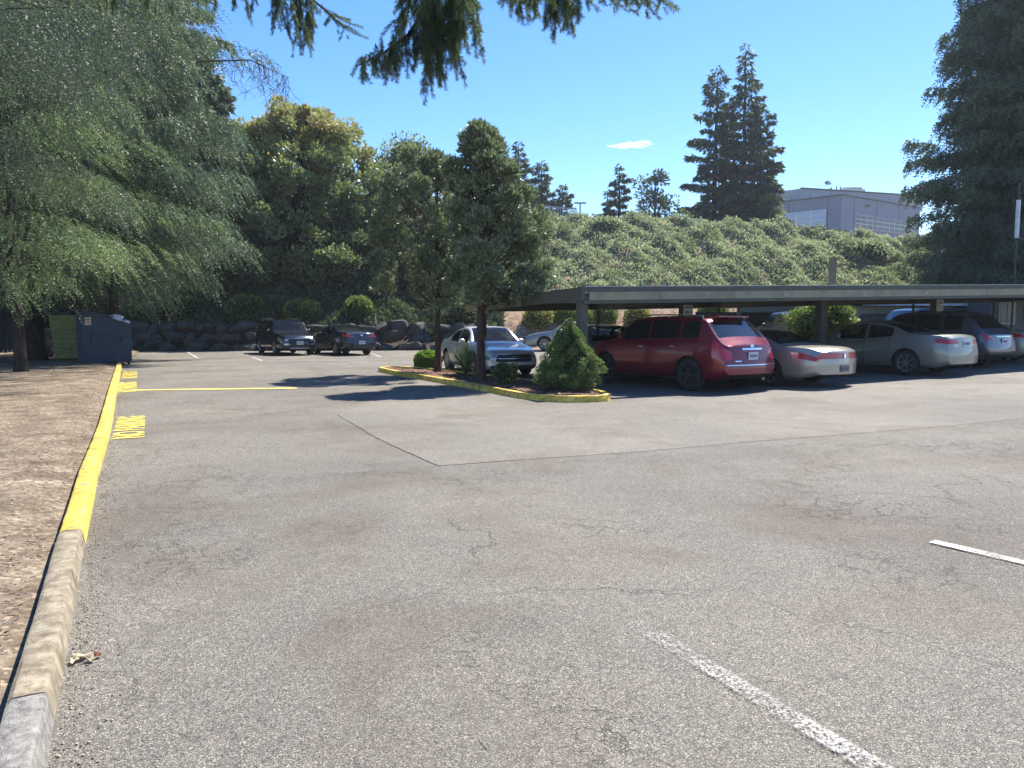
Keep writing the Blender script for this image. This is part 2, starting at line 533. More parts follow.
# asphalt ---------------------------------------------------------
def asphalt_mat(name, lo, hi, tint, cracks=True, stain=True, bs=.9):
    m, nt, b = new_mat(name)
    P = world_pos(nt)
    vo = N(nt, 'ShaderNodeTexVoronoi', feature='F1'); setin(vo, Scale=210.0, Randomness=1.0)
    nt.links.new(P, vo.inputs['Vector'])
    sep = N(nt, 'ShaderNodeSeparateColor'); nt.links.new(vo.outputs['Color'], sep.inputs[0])
    stone = sep.outputs[0]
    st = ramp(nt, stone, [(0.0, (lo * .4, lo * .39, lo * .38)), (.45, (lo, lo * .985, lo * .96)), (.8, (hi, hi * .98, hi * .94)), (.93, (hi * 1.3, hi * 1.27, hi * 1.2)), (1.0, (hi * 2.2, hi * 2.1, hi * 1.95))])
    vo2 = N(nt, 'ShaderNodeTexVoronoi', feature='F1'); setin(vo2, Scale=50.0)
    nt.links.new(P, vo2.inputs['Vector'])
    sp2 = N(nt, 'ShaderNodeSeparateColor'); nt.links.new(vo2.outputs['Color'], sp2.inputs[0])
    c = mix(nt, .14, st, ramp(nt, sp2.outputs[1], [(0, lo * .6), (.6, hi * .8), (1, hi * 1.6)]))
    big = noise(nt, P, .28, 5, .6)
    c = mix(nt, 1.0, c, ramp(nt, big, [(.28, (.74, .74, .76)), (.5, (1, 1, 1)), (.72, (1.2, 1.17, 1.10))]), 'MULTIPLY')
    c = mix(nt, 1.0, c, tint, 'MULTIPLY')
    c = mix(nt, 1.0, c, ramp(nt, noise(nt, P, 330, 3, .8), [(.36, (.38, .38, .38)), (.52, (1, 1, 1)), (.64, (2.0, 2.0, 1.95))]), 'MULTIPLY')
    h = mth(nt, 'ADD', mth(nt, 'MULTIPLY', stone, .6), noise(nt, P, 160, 2))
    if stain:
        n3 = noise(nt, P, .55, 4, .6, .6)
        c = mix(nt, mth(nt, 'MULTIPLY', ramp(nt, n3, [(.48, 0.0), (.66, 1.0)]), .5), c, (.10, .08, .058))
        n4 = noise(nt, P, 2.3, 5, .7)
        c = mix(nt, mth(nt, 'MULTIPLY', ramp(nt, n4, [(.54, 0.0), (.70, 1.0)]), .30), c, (.07, .062, .055))
    if cracks:
        ds = N(nt, 'ShaderNodeVectorMath', operation='ADD')
        nz = N(nt, 'ShaderNodeTexNoise'); setin(nz, Scale=1.6, Detail=6, Roughness=.65); nt.links.new(P, nz.inputs['Vector'])
        sc = N(nt, 'ShaderNodeVectorMath', operation='SCALE'); sc.inputs['Scale'].default_value = .9
        nt.links.new(nz.outputs['Color'], sc.inputs[0])
        nt.links.new(P, ds.inputs[0]); nt.links.new(sc.outputs[0], ds.inputs[1])
        ck = None
        for scale, wdt, mk, lo_, hi_ in ((.38, .006, .33, .46, .56), (4.5, .030, .5, .52, .60)):
            ve = N(nt, 'ShaderNodeTexVoronoi', feature='DISTANCE_TO_EDGE'); setin(ve, Scale=scale)
            nt.links.new(ds.outputs[0], ve.inputs['Vector'])
            line = ramp(nt, ve.outputs['Distance'], [(0.0, 1.0), (wdt, 0.0)])
            msk = ramp(nt, noise(nt, P, mk, 4, .6), [(lo_, 0.0), (hi_, 1.0)])
            k = mth(nt, 'MULTIPLY', line, msk)
            ck = k if ck is None else mth(nt, 'MAXIMUM', ck, k)
        c = mix(nt, mth(nt, 'MULTIPLY', ck, .5), c, (.04, .036, .03))
        h = mth(nt, 'SUBTRACT', h, mth(nt, 'MULTIPLY', ck, 1.2))
    nt.links.new(c, b.inputs['Base Color'])
    setin(b, Roughness=.86); b.inputs['Specular IOR Level'].default_value = .3
    bump(nt, b, h, bs, .006)
    return m

M['asphalt'] = asphalt_mat('asphalt', .125, .232, (1.0, .935, .82))
M['asphalt_patch'] = asphalt_mat('asphalt_patch', .14, .228, (1.0, .935, .82), cracks=False, bs=.6)

def dirt_mat(name, c1, c2, c3, s=1.0, bmp=.8, chip=22):
    m, nt, b = new_mat(name)
    P = world_pos(nt)
    n = noise(nt, P, 1.1 * s, 6, .65)
    c = ramp(nt, n, [(.3, c1), (.52, c2), (.72, c3)])
    vo = N(nt, 'ShaderNodeTexVoronoi'); setin(vo, Scale=float(chip)); nt.links.new(P, vo.inputs['Vector'])
    sc = N(nt, 'ShaderNodeSeparateColor'); nt.links.new(vo.outputs['Color'], sc.inputs[0])
    c = mix(nt, .75, c, ramp(nt, sc.outputs[0], [(0, (.5, .47, .45)), (.55, (1, 1, 1)), (.85, (1.35, 1.3, 1.25)), (1, (2.1, 2.0, 1.9))]), 'MULTIPLY')
    nt.links.new(c, b.inputs['Base Color']); setin(b, Roughness=.95); b.inputs['Specular IOR Level'].default_value = .15
    bump(nt, b, mth(nt, 'ADD', sc.outputs[1], mth(nt, 'MULTIPLY', noise(nt, P, 9, 6, .7), 2.0)), bmp, .02)
    return m
M['dirt'] = dirt_mat('dirt', (.11, .085, .06), (.205, .165, .12), (.30, .255, .19), 1.9, 1.0, 34)
M['bark_mulch'] = dirt_mat('bark_mulch', (.17, .115, .08), (.30, .215, .155), (.44, .335, .25), 1.4, 1.0, 14)
M['island_mulch'] = dirt_mat('island_mulch', (.09, .05, .035), (.17, .105, .075), (.26, .17, .12), 2.0, 1.0, 20)

def kerb_mat(name, yellow):
    m, nt, b = new_mat(name)
    P = world_pos(nt)
    conc = ramp(nt, noise(nt, P, 9, 6, .7), [(.35, (.13, .105, .07)), (.5, (.25, .21, .145)), (.65, (.38, .33, .24))])
    if yellow:
        yl = ramp(nt, noise(nt, P, 2.2, 5, .6), [(.3, (.42, .29, .05)), (.5, (.66, .47, .07)), (.7, (.76, .60, .15))])
        wear = ramp(nt, noise(nt, P, 7, 7, .75), [(.52, 0.0), (.57, 1.0)])
        c = mix(nt, mth(nt, 'MULTIPLY', wear, .7), yl, conc)
    else:
        c = conc
    dk = ramp(nt, noise(nt, P, 34, 4, .7), [(.60, 0.0), (.75, 1.0)])
    c = mix(nt, mth(nt, 'MULTIPLY', dk, .5), c, (.10, .08, .05))
    nt.links.new(c, b.inputs['Base Color']); setin(b, Roughness=.8); b.inputs['Specular IOR Level'].default_value = .3
    bump(nt, b, mth(nt, 'ADD', noise(nt, P, 60, 5, .75), mth(nt, 'MULTIPLY', noise(nt, P, 8, 5, .6), .15)), .8, .01)
    return m
M['kerb_yellow'] = kerb_mat('kerb_yellow_paint', True)
M['kerb_concrete'] = kerb_mat('kerb_concrete', False)
M['kerb_grey'] = plain('kerb_grey_concrete', (.24, .225, .20), .9, var=.45, scale=30, bmp=.9)

def paint_mat(name, col, wear_lo, wear_hi, scale=30.0):
    """worn road paint: bare between the flakes"""
    m, nt, b = new_mat(name)
    P = world_pos(nt)
    n = mth(nt, 'ADD', mth(nt, 'MULTIPLY', noise(nt, P, scale, 5, .7), .65), mth(nt, 'MULTIPLY', noise(nt, P, 1.7, 3), .35))
    a = ramp(nt, n, [(wear_lo, 0.0), (wear_hi, 1.0)])
    d = tuple(c * .72 for c in col)
    nt.links.new(ramp(nt, noise(nt, P, 5, 5), [(.3, d), (.7, col)]), b.inputs['Base Color'])
    setin(b, Roughness=.75); nt.links.new(a, b.inputs['Alpha'])
    return m
M['line_white'] = paint_mat('white_line_worn', (.50, .485, .45), .47, .60, 75)
M['line_fresh'] = paint_mat('white_line', (.62, .60, .56), .43, .53, 70)
M['line_yellow'] = paint_mat('yellow_line', (.80, .62, .16), .36, .44, 40)
M['stencil'] = paint_mat('yellow_stencil', (.80, .62, .12), .37, .46, 30)

M['rock'] = plain('rock_wall_stone', (.055, .053, .05), .9, var=.6, scale=1.8, bmp=.8)
M['dark_paint'] = plain('carport_paint_dark', (.075, .08, .062), .65, var=.2, scale=3)
M['board'] = plain('carport_board', (.27, .25, .17), .75, var=.22, scale=2)
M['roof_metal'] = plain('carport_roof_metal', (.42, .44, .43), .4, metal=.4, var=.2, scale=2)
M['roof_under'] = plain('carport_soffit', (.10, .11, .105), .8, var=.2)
M['post'] = plain('carport_post_paint', (.085, .095, .082), .65, var=.2, scale=4)
M['sign_white'] = plain('sign_face', (.55, .56, .54), .5, var=.1, scale=12)
M['sign_dark'] = plain('sign_print', (.03, .04, .06), .5)
M['number'] = plain('number_paint', (.42, .44, .36), .7, var=.3, scale=60)
M['dump_blue'] = plain('dumpster_blue', (.010, .032, .062), .5, var=.4, scale=3, bmp=.15)
M['dump_green'] = plain('dumpster_green', (.24, .255, .10), .6, var=.25, scale=4, bmp=.1)
M['lid'] = plain('dumpster_lid', (.03, .033, .036), .45, var=.3, scale=4)
M['paper'] = plain('paper_sticker', (.55, .5, .42), .7, var=.4, scale=30)
M['bag'] = plain('trash_bag', (.62, .62, .60), .5, var=.3, scale=8)
M['bag_dark'] = plain('trash_bag_dark', (.05, .05, .055), .3, var=.3, scale=8)
M['steel'] = plain('galvanised', (.32, .33, .33), .45, metal=.7, var=.2)
M['tyre'] = plain('tyre_rubber', (.022, .022, .023), .85, var=.3, scale=20)
M['wall_shaded'] = plain('office_wall_shaded', (.15, .21, .28), .8, var=.06, scale=.6)  # left face bluer and darker: shade put into its colour
M['wall_light'] = plain('office_wall_light', (.17, .225, .30), .8, var=.06, scale=.6)
M['wall_white'] = plain('office_wall_white', (.31, .34, .38), .8, var=.06, scale=.6)
M['coping'] = plain('coping_dark', (.07, .08, .09), .6)
M['garage_wall'] = plain('garage_wall', (.21, .22, .20), .8, var=.15, scale=2)
M['garage_trim'] = plain('garage_trim', (.36, .36, .33), .7, var=.15, scale=2)
M['garage_door'] = plain('garage_door', (.13, .14, .125), .7, var=.2, scale=2)
M['wood_grey'] = plain('weathered_wood', (.16, .12, .09), .85, var=.3, scale=5)
M['fence_blue'] = plain('dark_fence_panel', (.02, .035, .05), .7, var=.3)
M['white_pole'] = plain('pole_white', (.62, .63, .62), .5)
M['dark_metal'] = plain('dark_metal', (.04, .045, .05), .5, metal=.3)

def glass_flat(name, col, rough=.08):
    m, nt, b = new_mat(name)
    setin(b, Roughness=rough); b.inputs['Base Color'].default_value = c4(col)
    b.inputs['Specular IOR Level'].default_value = .9
    return m
M['win_dark'] = glass_flat('office_glass_dark', (.008, .012, .02), .3)
M['win_sky'] = glass_flat('office_glass_sky', (.25, .36, .48), .12)  # pale blue sky reflection painted into the pane colour
M['frame'] = plain('window_frame', (.5, .52, .54), .5)

# ------------------------------------------------------------------ terrain
def crest(x):
    xs = [-150, -60, -30, -8, 0, 3, 9, 15, 19, 24, 28, 32, 60, 200]
    zs = [12, 12, 11, 10.3, 9.5, 9.4, 9.2, 8.9, 8.6, 8.0, 7.4, 7.1, 7.4, 7.4]
    return np.interp(x, xs, zs)
def foot(x):
    return np.interp(x, [-60, -30, 0, 10, 18, 30, 60], [40.5, 41.0, 41.5, 42.5, 46.0, 50.0, 52.0])
def hz(x, y):
    x = np.asarray(x, float); y = np.asarray(y, float)
    f0 = foot(x); t = np.clip((y - f0) / (59.5 - f0), 0, 1)
    r = crest(x)
    base = r * (t * 1.12 - .12 * t ** 3)
    base = base * np.where(t < .08, t / .08, 1) if np.ndim(t) == 0 else base * np.minimum(1, (t / .08))
    far = np.clip((y - 60) / 100, 0, 1) * 2.5
    bumpy = (.22 * np.sin(x * 1.7 + y * .6) + .18 * np.sin(x * .73 - y * 1.3 + 1) + .14 * np.sin(x * 3.1 + y * 2.2)) * np.minimum(1, t * 5)
    return base + far + bumpy + gzv(x, y) * (t < 1)
def hz1(x, y): return float(hz(np.array([x]), np.array([y]))[0])

def grid_mesh(name, xs, ys, zf):
    X, Y = np.meshgrid(xs, ys); Z = zf(X, Y)
    V = np.stack([X.ravel(), Y.ravel(), Z.ravel()], 1)
    nx, ny = len(xs), len(ys)
    i = np.arange(nx - 1)[None, :] + nx * np.arange(ny - 1)[:, None]
    Fc = np.stack([i, i + 1, i + 1 + nx, i + nx], -1).reshape(-1, 4)
    return np_mesh(name, V, Fc)

xs = np.unique(np.concatenate([np.linspace(-260, -60, 10), np.arange(-60, 70, 1.0), np.linspace(70, 260, 10)]))
ys = np.unique(np.concatenate([np.linspace(-80, 36, 16), np.arange(36, 66, .6), np.linspace(66, 160, 16), np.linspace(170, 330, 8)]))
tr = link('terrain', grid_mesh('terrain', xs, ys, lambda x, y: hz(x, y) - .10 * (y < foot(x))), M['bark_mulch'])
tag(tr, kind='structure')
tr.data.polygons.foreach_set('use_smooth', [True] * len(tr.data.polygons))

# kerb line of the lot, read off the road-side foot of the kerb
KP = [G(*p) for p in ((49, 768), (57.6, 716), (71.6, 640), (85.5, 552), (99, 478), (111.5, 432), (117.5, 392), (122.5, 366))]
KD = (KP[-1] - KP[0]); KD.z = 0; KD.normalize()
def kerb_pt(y):
    """road-side foot of the kerb at depth y"""
    for a, b in zip(KP[:-1], KP[1:]):
        if y <= b.y or b is KP[-1]:
            if y < KP[0].y: a, b = KP[0], KP[2]
            elif y > KP[-1].y: a, b = KP[-3], KP[-1]
            k = (y - a.y) / (b.y - a.y)
            return a.x + (b.x - a.x) * k
def lot_left(y):
    return kerb_pt(y) if y < 27 else kerb_pt(27) - (y - 27) * .25

# the lot: one asphalt sheet
LY = np.concatenate([np.linspace(-40, 0, 6), np.arange(1, 42.01, 1.0)])
V = []; NU = 46
for y in LY:
    x0 = (kerb_pt(y) if y < 27 else kerb_pt(27) - (y - 27) * .45) - .03
    x1 = 75.0
    yb = min(y, float(foot(x0)) - .2)
    for k in range(NU + 1):
        x = x0 + (x1 - x0) * (k / NU) ** 1.3
        V.append((x, y, gz(x, y)))
V = np.array(V); nx = NU + 1
i = np.arange(nx - 1)[None, :] + nx * np.arange(len(LY) - 1)[:, None]
o = link('parking_lot_asphalt', np_mesh('parking_lot_asphalt', V, np.stack([i, i + 1, i + 1 + nx, i + nx], -1).reshape(-1, 4)), M['asphalt'])
tag(o, kind='structure')

# newer surface course in front of the island
pp = [G(338, 415), G(380, 440), G(438, 466), G(520, 460), G(640, 452), G(760, 441), G(900, 430), G(1040, 417), G(1160, 408)]
far_ = [(row(22, -1.0)), (row(15.5, -1.0)), (row(10, -1.0)), (row(5, -1.0)), (2.2, 14.6), (0.6, 15.0), (-1.2, 17.6), (-2.6, 20.8)]
poly = [(p.x, p.y) for p in pp] + [tuple(q) for q in far_]
bm = bmesh.new()
vs = [bm.verts.new((p[0], p[1], gz(*p) + .004)) for p in poly]
fc = bm.faces.new(vs)
bmesh.ops.triangulate(bm, faces=[fc])
bmesh.ops.subdivide_edges(bm, edges=bm.edges[:], cuts=5, use_grid_fill=True)
bmesh.ops.triangulate(bm, faces=bm.faces[:])
for v in bm.verts: v.co.z = gz(v.co.x, v.co.y) + .004
me = bpy.data.meshes.new('asphalt_patch'); bm.to_mesh(me); bm.free()
o = link('asphalt_resurfaced', me, M['asphalt_patch']); tag(o, kind='structure')
if sum(p.normal.z for p in me.polygons) < 0: me.flip_normals()

# tar joint along the patch
mb = MB()
def strip(mb, pts, w, dz, jit=0.0, seed=0, taper=False):
    rng = random.Random(seed); pr = None
    pts = [Vector((p[0], p[1], 0)) for p in pts]
    for j in range(len(pts)):
        d = (pts[min(j + 1, len(pts) - 1)] - pts[max(j - 1, 0)]).normalized()
        n = Vector((-d.y, d.x, 0)); ww = w / 2 * (1 + jit * rng.uniform(-1, 1))
        cur = []
        for sgn in (-1, 1):
            q = pts[j] + n * (ww * sgn) + n * (jit * w * .3 * rng.uniform(-1, 1))
            cur.append((q.x, q.y, gz(q.x, q.y) + dz))
        if pr: mb.add([pr[0], cur[0], cur[1], pr[1]], [(0, 1, 2, 3)])
        pr = cur
def dense(pts, step=.4, jit=0.0, seed=0):
    rng = random.Random(seed); out = []
    for a, b in zip(pts[:-1], pts[1:]):
        a = Vector(a[:2]); b = Vector(b[:2]); n = max(1, int((b - a).length / step))
        for k in range(n):
            q = a.lerp(b, k / n); out.append((q.x + rng.uniform(-jit, jit), q.y + rng.uniform(-jit, jit)))
    out.append((pts[-1][0], pts[-1][1])); return out
strip(mb, dense([(p.x, p.y) for p in pp[:3]], .2, .012, 3), .012, .008, .8, 2); strip(mb, dense([(p.x, p.y) for p in pp[2:4]], .2, .014, 4), .006, .008, .9, 2)
o = mb.build('asphalt_joint', plain('tar_joint', (.145, .13, .115), .95, var=.5)); tag(o, kind='structure')

# painted lines
def line_obj(name, pts, w, mat, label, cat='line', group=None, jit=.05, dz=.012):
    mb = MB(); strip(mb, dense(pts, .25, 0, 1), w, dz, jit, 5)
    o = mb.build(name, mat); tag(o, kind='structure'); return o
a = G(645, 631); b = G(873, 768); d = (b - a).normalized()
line_obj('stall_line', [(a - d * .10)[:2], (b + d * 2.5)[:2]], .105, M['line_white'], '')
a = G(932, 542.5); b = G(1024, 564); d = (b - a).normalized()
line_obj('stall_line', [a[:2], (b + d * 4)[:2]], .10, M['line_fresh'], '')
a = G(132, 390.5); b = G(297, 388.5)
line_obj('yellow_line', [a[:2], b[:2]], .27, M['line_yellow'], '')
for p, q in (((187, 352), (198, 358.5)), ((253, 357.5), (262, 361)), ((371, 353.5), (381, 357)), ((425, 352), (445, 355))):
    a = G(*p); b = G(*q); line_obj('stall_line', [a[:2], b[:2]], .10, M['line_fresh'], '')
for s in (0.75, 3.1, 5.5, 7.9, 10.3, 12.7, 15.1, 17.5):
    line_obj('stall_line', [row(s, -.55), row(s, 5.2)], .10, M['line_white'], '')

# stencilled words along the kerb
def text_mesh(txt, size=1.0, ext=0.0, off=0.0):
    cu = bpy.data.curves.new('t', 'FONT'); cu.body = txt; cu.size = size; cu.extrude = ext
    cu.resolution_u = 3; cu.offset = off
    t = bpy.data.objects.new('t', cu); COL.objects.link(t)
    bpy.context.view_layer.update()
    me = bpy.data.meshes.new_from_object(t.evaluated_get(bpy.context.evaluated_depsgraph_get()))
    bpy.data.objects.remove(t); bpy.data.curves.remove(cu)
    return me
def stencil(near, far, height):
    me = text_mesh('NO PARKING', off=.028)
    co = np.empty(len(me.vertices) * 3, np.float32); me.vertices.foreach_get('co', co); co = co.reshape(-1, 3)
    mn, mx = co.min(0), co.max(0)
    u = (co[:, 0] - mn[0]) / (mx[0] - mn[0]); v = (co[:, 1] - mn[1]) / (mx[1] - mn[1])
    near = Vector(near[:2]); far = Vector(far[:2]); d = far - near; dn = d.normalized()
    up = Vector((-dn.y, dn.x))
    P = np.array(near)[None] + u[:, None] * np.array(d)[None] + v[:, None] * height * np.array(up)[None]
    z = gzv(P[:, 0], P[:, 1]) + .008
    me.vertices.foreach_set('co', np.column_stack([P, z]).astype(np.float32).ravel()); me.update()
    o = link('no_parking_stencil', me, M['stencil'])
    return o
for nr, fr, hgt, lab in (((145, 437.5), (145.5, 416), .42, 'yellow NO PARKING stencil on the asphalt, nearest of the three by the kerb'),
                         ((137, 392), (137, 382), .42, 'yellow NO PARKING stencil on the asphalt beside the start of the yellow line'),
                         ((138, 378.2), (137.5, 371.2), .42, 'yellow NO PARKING stencil on the asphalt closest to the dumpster')):
    o = stencil(G(*nr), G(*fr), hgt); tag(o, kind='structure')

# kerb --------------------------------------------------------------
def kerb_obj(name, y0, y1, mat, gap=.0, w=.165, hh=.125, seed=1):
    """kerb piece between two depths: battered face, rounded arris"""
    rng = random.Random(seed)
    n = max(2, int((y1 - y0) / .12)); vs = []; fs = []
    prof = [(0, -.05), (-.014, .03), (-.030, hh - .014), (-.036, hh - .004), (-.046, hh), (-w + .02, hh), (-w, hh - .015), (-w - .01, -.05)]
    nrm = Vector((KD.y, -KD.x, 0))
    wob = 0.0
    for i in range(n + 1):
        y = y0 + gap / 2 + (y1 - y0 - gap) * i / n
        x = kerb_pt(y)
        wob += rng.uniform(-.0015, .0015); wob *= .95
        for k, (a, z) in enumerate(prof):
            q = Vector((x, y, 0)) + nrm * (a + wob + rng.uniform(-.0012, .0012))
            vs.append((q.x, q.y, z + gz(q.x, q.y) + (rng.uniform(-.0012, .0012) if z > 0 else 0)))
    m = len(prof)
    for i in range(n):
        for k in range(m - 1):
            fs.append((i * m + k, (i + 1) * m + k, (i + 1) * m + k + 1, i * m + k + 1))
    fs.append(tuple(range(m))); fs.append(tuple(n * m + k for k in range(m))[::-1])
    mb = MB(); mb.add(vs, fs)
    o = mb.build(name, mat, smooth=True)
    return o
yA = G(76, 722).y + .02; yB = G(91, 545).y
yz = [yB, 8.6, 11.6, 14.6, 17.4, 20.2, 22.6, G(122.5, 366).y]
tag(kerb_obj('kerb', 1.2, yA, M['kerb_grey'], .012, seed=2), 'patched grey concrete kerb end at the bottom left corner', 'kerb', 'kerb pieces along the dirt strip')
tag(kerb_obj('kerb', yA, yB, M['kerb_concrete'], .006, seed=3), 'unpainted tan concrete kerb between the grey patch and the yellow paint', 'kerb', 'kerb pieces along the dirt strip')
kl = ['yellow painted kerb piece joining the bare tan concrete kerb', 'yellow painted kerb piece beside the dirt just before the stencilled words',
      'yellow painted kerb piece directly beside the nearest NO PARKING stencil', 'yellow painted kerb piece between the nearest and the middle stencil',
      'yellow painted kerb piece beside the left end of the yellow line', 'cracked yellow kerb piece crossed by thin tree shadows',
      'last yellow kerb piece ending under the blue dumpster']
for i in range(len(yz) - 1):
    tag(kerb_obj('kerb', yz[i], yz[i + 1], M['kerb_yellow'], .022, seed=5 + i), kl[i], 'kerb', 'kerb pieces along the dirt strip')

# dirt strip left of the kerb
DY = np.concatenate([np.linspace(-30, 0, 5), np.arange(.5, 27, .25), np.arange(27, 43, .5)])
DW = np.concatenate([[0.0, .05, .10, .16, .25, .4], np.arange(.6, 6, .3), np.arange(6, 20, 1.0), np.arange(22, 62, 4.0)])
V = []; rng_ = np.random.default_rng(3)
from mathutils import noise as MN
for y in DY:
    x0 = kerb_pt(y) if y < 27 else kerb_pt(27) - (y - 27) * .45
    off = .175 if y < 27 else 0
    for w in DW:
        x = x0 - off - w
        z = .035 + .075 * min(1, w / .45) + .05 * MN.noise(Vector((x * .35, y * .35, 0))) * min(1, w) + .018 * MN.noise(Vector((x * 2.5, y * 2.5, 3))) * min(1, w * 3)
        z += .02 * max(0, w - 3) * (1 if y > 15 else .5)
        if y > 40: z += float(hz1(x, y))
        V.append((x, y, z))
V = np.array(V); nx = len(DW)
i = np.arange(nx - 1)[None, :] + nx * np.arange(len(DY) - 1)[:, None]
o = link('dirt_ground', np_mesh('dirt_ground', V, np.stack([i, i + nx, i + 1 + nx, i + 1], -1).reshape(-1, 4)), M['dirt'], smooth=True)
tag(o, kind='structure')
def dz_(x, y):
    """height of the dirt strip"""
    x0 = kerb_pt(y) if y < 27 else kerb_pt(27) - (y - 27) * .45
    return .10 + .02 * max(0, (x0 - x) - 3.2)
# pebbles and small litter on the dirt
V = []; Fc = []; rng = np.random.default_rng(8)
mb = MB()
for k in range(1500):
    y = 2.2 + 22 * rng.random() ** 1.8; w = .25 + 5 * rng.random() ** 1.3
    x = kerb_pt(y) - w
    s = .006 + .016 * rng.random() ** 3
    zc = .105 + .05 * MN.noise(Vector((x * .35, y * .35, 0))) * min(1, w) + .02 * max(0, w - 3) * (1 if y > 15 else .5)
    a = rng.random() * 6
    vs = [(x + math.cos(a) * s, y + math.sin(a) * s, zc), (x - math.sin(a) * s * .7, y + math.cos(a) * s * .7, zc), (x - math.cos(a) * s, y - math.sin(a) * s, zc),
          (x + math.sin(a) * s * .8, y - math.cos(a) * s * .8, zc), (x, y, zc + s * .7)]
    mb.add(vs, [(0, 1, 4), (1, 2, 4), (2, 3, 4), (3, 0, 4)])
o = mb.build('pebbles', plain('pebble', (.26, .22, .18), .9, var=.5, scale=8)); tag(o, kind='stuff')
# ------------------------------------------------------------------ island
ik = [G(379, 371.8), G(398, 376), G(436, 382.2), G(487, 392.3), G(522, 399.6), G(563, 403.3), G(607, 402)]
near_ = [(p.x, p.y) for p in ik]
e = near_[-1]
back_ = [(e[0] + .15, e[1] + .35), (e[0] + .05, e[1] + 1.3), (1.1, 17.6), (.1, 19.6), (-1.3, 21.8), (-2.9, 23.9), (-4.1, 24.75), (near_[0][0] - .1, near_[0][1] + .3)]
loop = near_ + back_
def closed_smooth(pts, it=2):
    for _ in range(it):
        q = []
        for i in range(len(pts)):
            a, b = pts[i], pts[(i + 1) % len(pts)]
            q += [(a[0] * .75 + b[0] * .25, a[1] * .75 + b[1] * .25), (a[0] * .25 + b[0] * .75, a[1] * .25 + b[1] * .75)]
        pts = q
    return pts
lp = closed_smooth(loop, 2)
cxm = sum(p[0] for p in lp) / len(lp); cym = sum(p[1] for p in lp) / len(lp)
mb = MB(); n = len(lp); prof = [(0, -.03), (.012, .10), (.035, .13), (.13, .13), (.15, .09)]
vs = []
rr = random.Random(4)
for i, p in enumerate(lp):
    a = lp[i - 1]; b = lp[(i + 1) % n]; t = Vector((b[0] - a[0], b[1] - a[1])).normalized()
    nn = Vector((-t.y, t.x))
    if (cxm - p[0]) * nn.x + (cym - p[1]) * nn.y < 0: nn = -nn
    nn = Vector((-t.y, t.x))   # loop runs counter-clockwise: left is inside
    for w_, z_ in prof:
        vs.append((p[0] + nn.x * w_, p[1] + nn.y * w_, gz(p[0], p[1]) + z_ + (rr.uniform(-.006, .006) if z_ > 0 else 0)))
m = len(prof); fs = []
for i in range(n):
    j = (i + 1) % n
    for k in range(m - 1): fs.append((i * m + k, j * m + k, j * m + k + 1, i * m + k + 1))
mb.add(vs, fs)
o = mb.build('island_kerb', M['kerb_yellow'], smooth=True)
tag(o, 'faded yellow kerb running round the planted island with two trees', 'kerb')
mb = MB()
inner = [vs[i * m + m - 1] for i in range(n)]
bm = bmesh.new(); f = bm.faces.new([bm.verts.new(v) for v in inner])
bmesh.ops.triangulate(bm, faces=[f]); bmesh.ops.subdivide_edges(bm, edges=bm.edges[:], cuts=4, use_grid_fill=True); bmesh.ops.triangulate(bm, faces=bm.faces[:])
for v in bm.verts:
    v.co.z = gz(v.co.x, v.co.y) + .085 + .06 * (MN.noise(v.co * 1.3) + .4 * MN.noise(v.co * 5))
bmesh.ops.recalc_face_normals(bm, faces=bm.faces)
me = bpy.data.meshes.new('island_ground'); bm.to_mesh(me); bm.free()
if sum(p.normal.z for p in me.polygons) < 0: me.flip_normals()
o = link('island_ground', me, M['island_mulch'], smooth=True); tag(o, kind='structure')
# wood chips
mb = MB(); rr = random.Random(9)
for k in range(700):
    t = rr.random(); a = lp[rr.randrange(n)]; b = lp[rr.randrange(n)]
    x = a[0] * t + b[0] * (1 - t); y = a[1] * t + b[1] * (1 - t)
    mb.box((x, y, gz(x, y) + .12), (rr.uniform(.02, .07), rr.uniform(.01, .03), .008), rr.random() * 6, rr.uniform(-.5, .5), rr.uniform(-.5, .5))
o = mb.build('wood_chips', plain('wood_chip', (.30, .20, .13), .9, var=.5, scale=20)); tag(o, kind='stuff')

# ------------------------------------------------------------------ island trees
def island_tree(name, label, base, hgt, env, zlo, nl, lr, seed, trunk_r, bend=(0, 0)):
    root = empty(name, base); tag(root, label, 'tree', 'trees on the planted island')
    V, Fc, C = lobed_cloud(env, nl, lr, 18, .12, 44, .12, .024, seed)
    link('crown', np_mesh('crown', V, Fc), M['juniper'], root)
    rng = random.Random(seed)
    mb = trunk_mb(hgt * .9, trunk_r, .02, wob=.12, seed=seed, flare=1.7, bend=bend)
    limbs(mb, C, trunk_r * .26, rng, zlo, 1)
    mb.build('trunk', M['bark_red'], root, smooth=True)
    return root
b1 = G(438, 374); b2 = G(481, 384)
D1, D2 = b1.y, b2.y
def prof_env(rows, D, base, F_=F):
    """crown outline given as (pixel row, left, right) read at the tree's own distance -> real radii"""
    rows = sorted(rows, key=lambda r: -r[0])
    Z = [at(0, r[0], D).z - base.z for r in rows]
    L = [at(r[1], r[0], D).x - base.x for r in rows]
    R = [at(r[2], r[0], D).x - base.x for r in rows]
    def env(t, a):
        z = Z[0] + (Z[-1] - Z[0]) * t
        l = np.interp(z, Z, L); r = np.interp(z, Z, R)
        cx = (l + r) / 2; w = (r - l) / 2 * (.9 + .16 * math.sin(a * 3 + z * 2.3) + .12 * math.sin(a * 5 - z * 5.1))
        return w, cx, 0.0, z
    return env
env1 = prof_env([(158, 408, 438), (172, 388, 458), (195, 374, 470), (225, 366, 478), (255, 366, 480), (280, 378, 476), (300, 395, 460)], D1, b1)
island_tree('evergreen_tree', 'left dense dark evergreen on the island, rounded crown on a bare reddish trunk', b1, at(0, 150, D1).z, env1, 2.0, 48, .44, 11, .105)
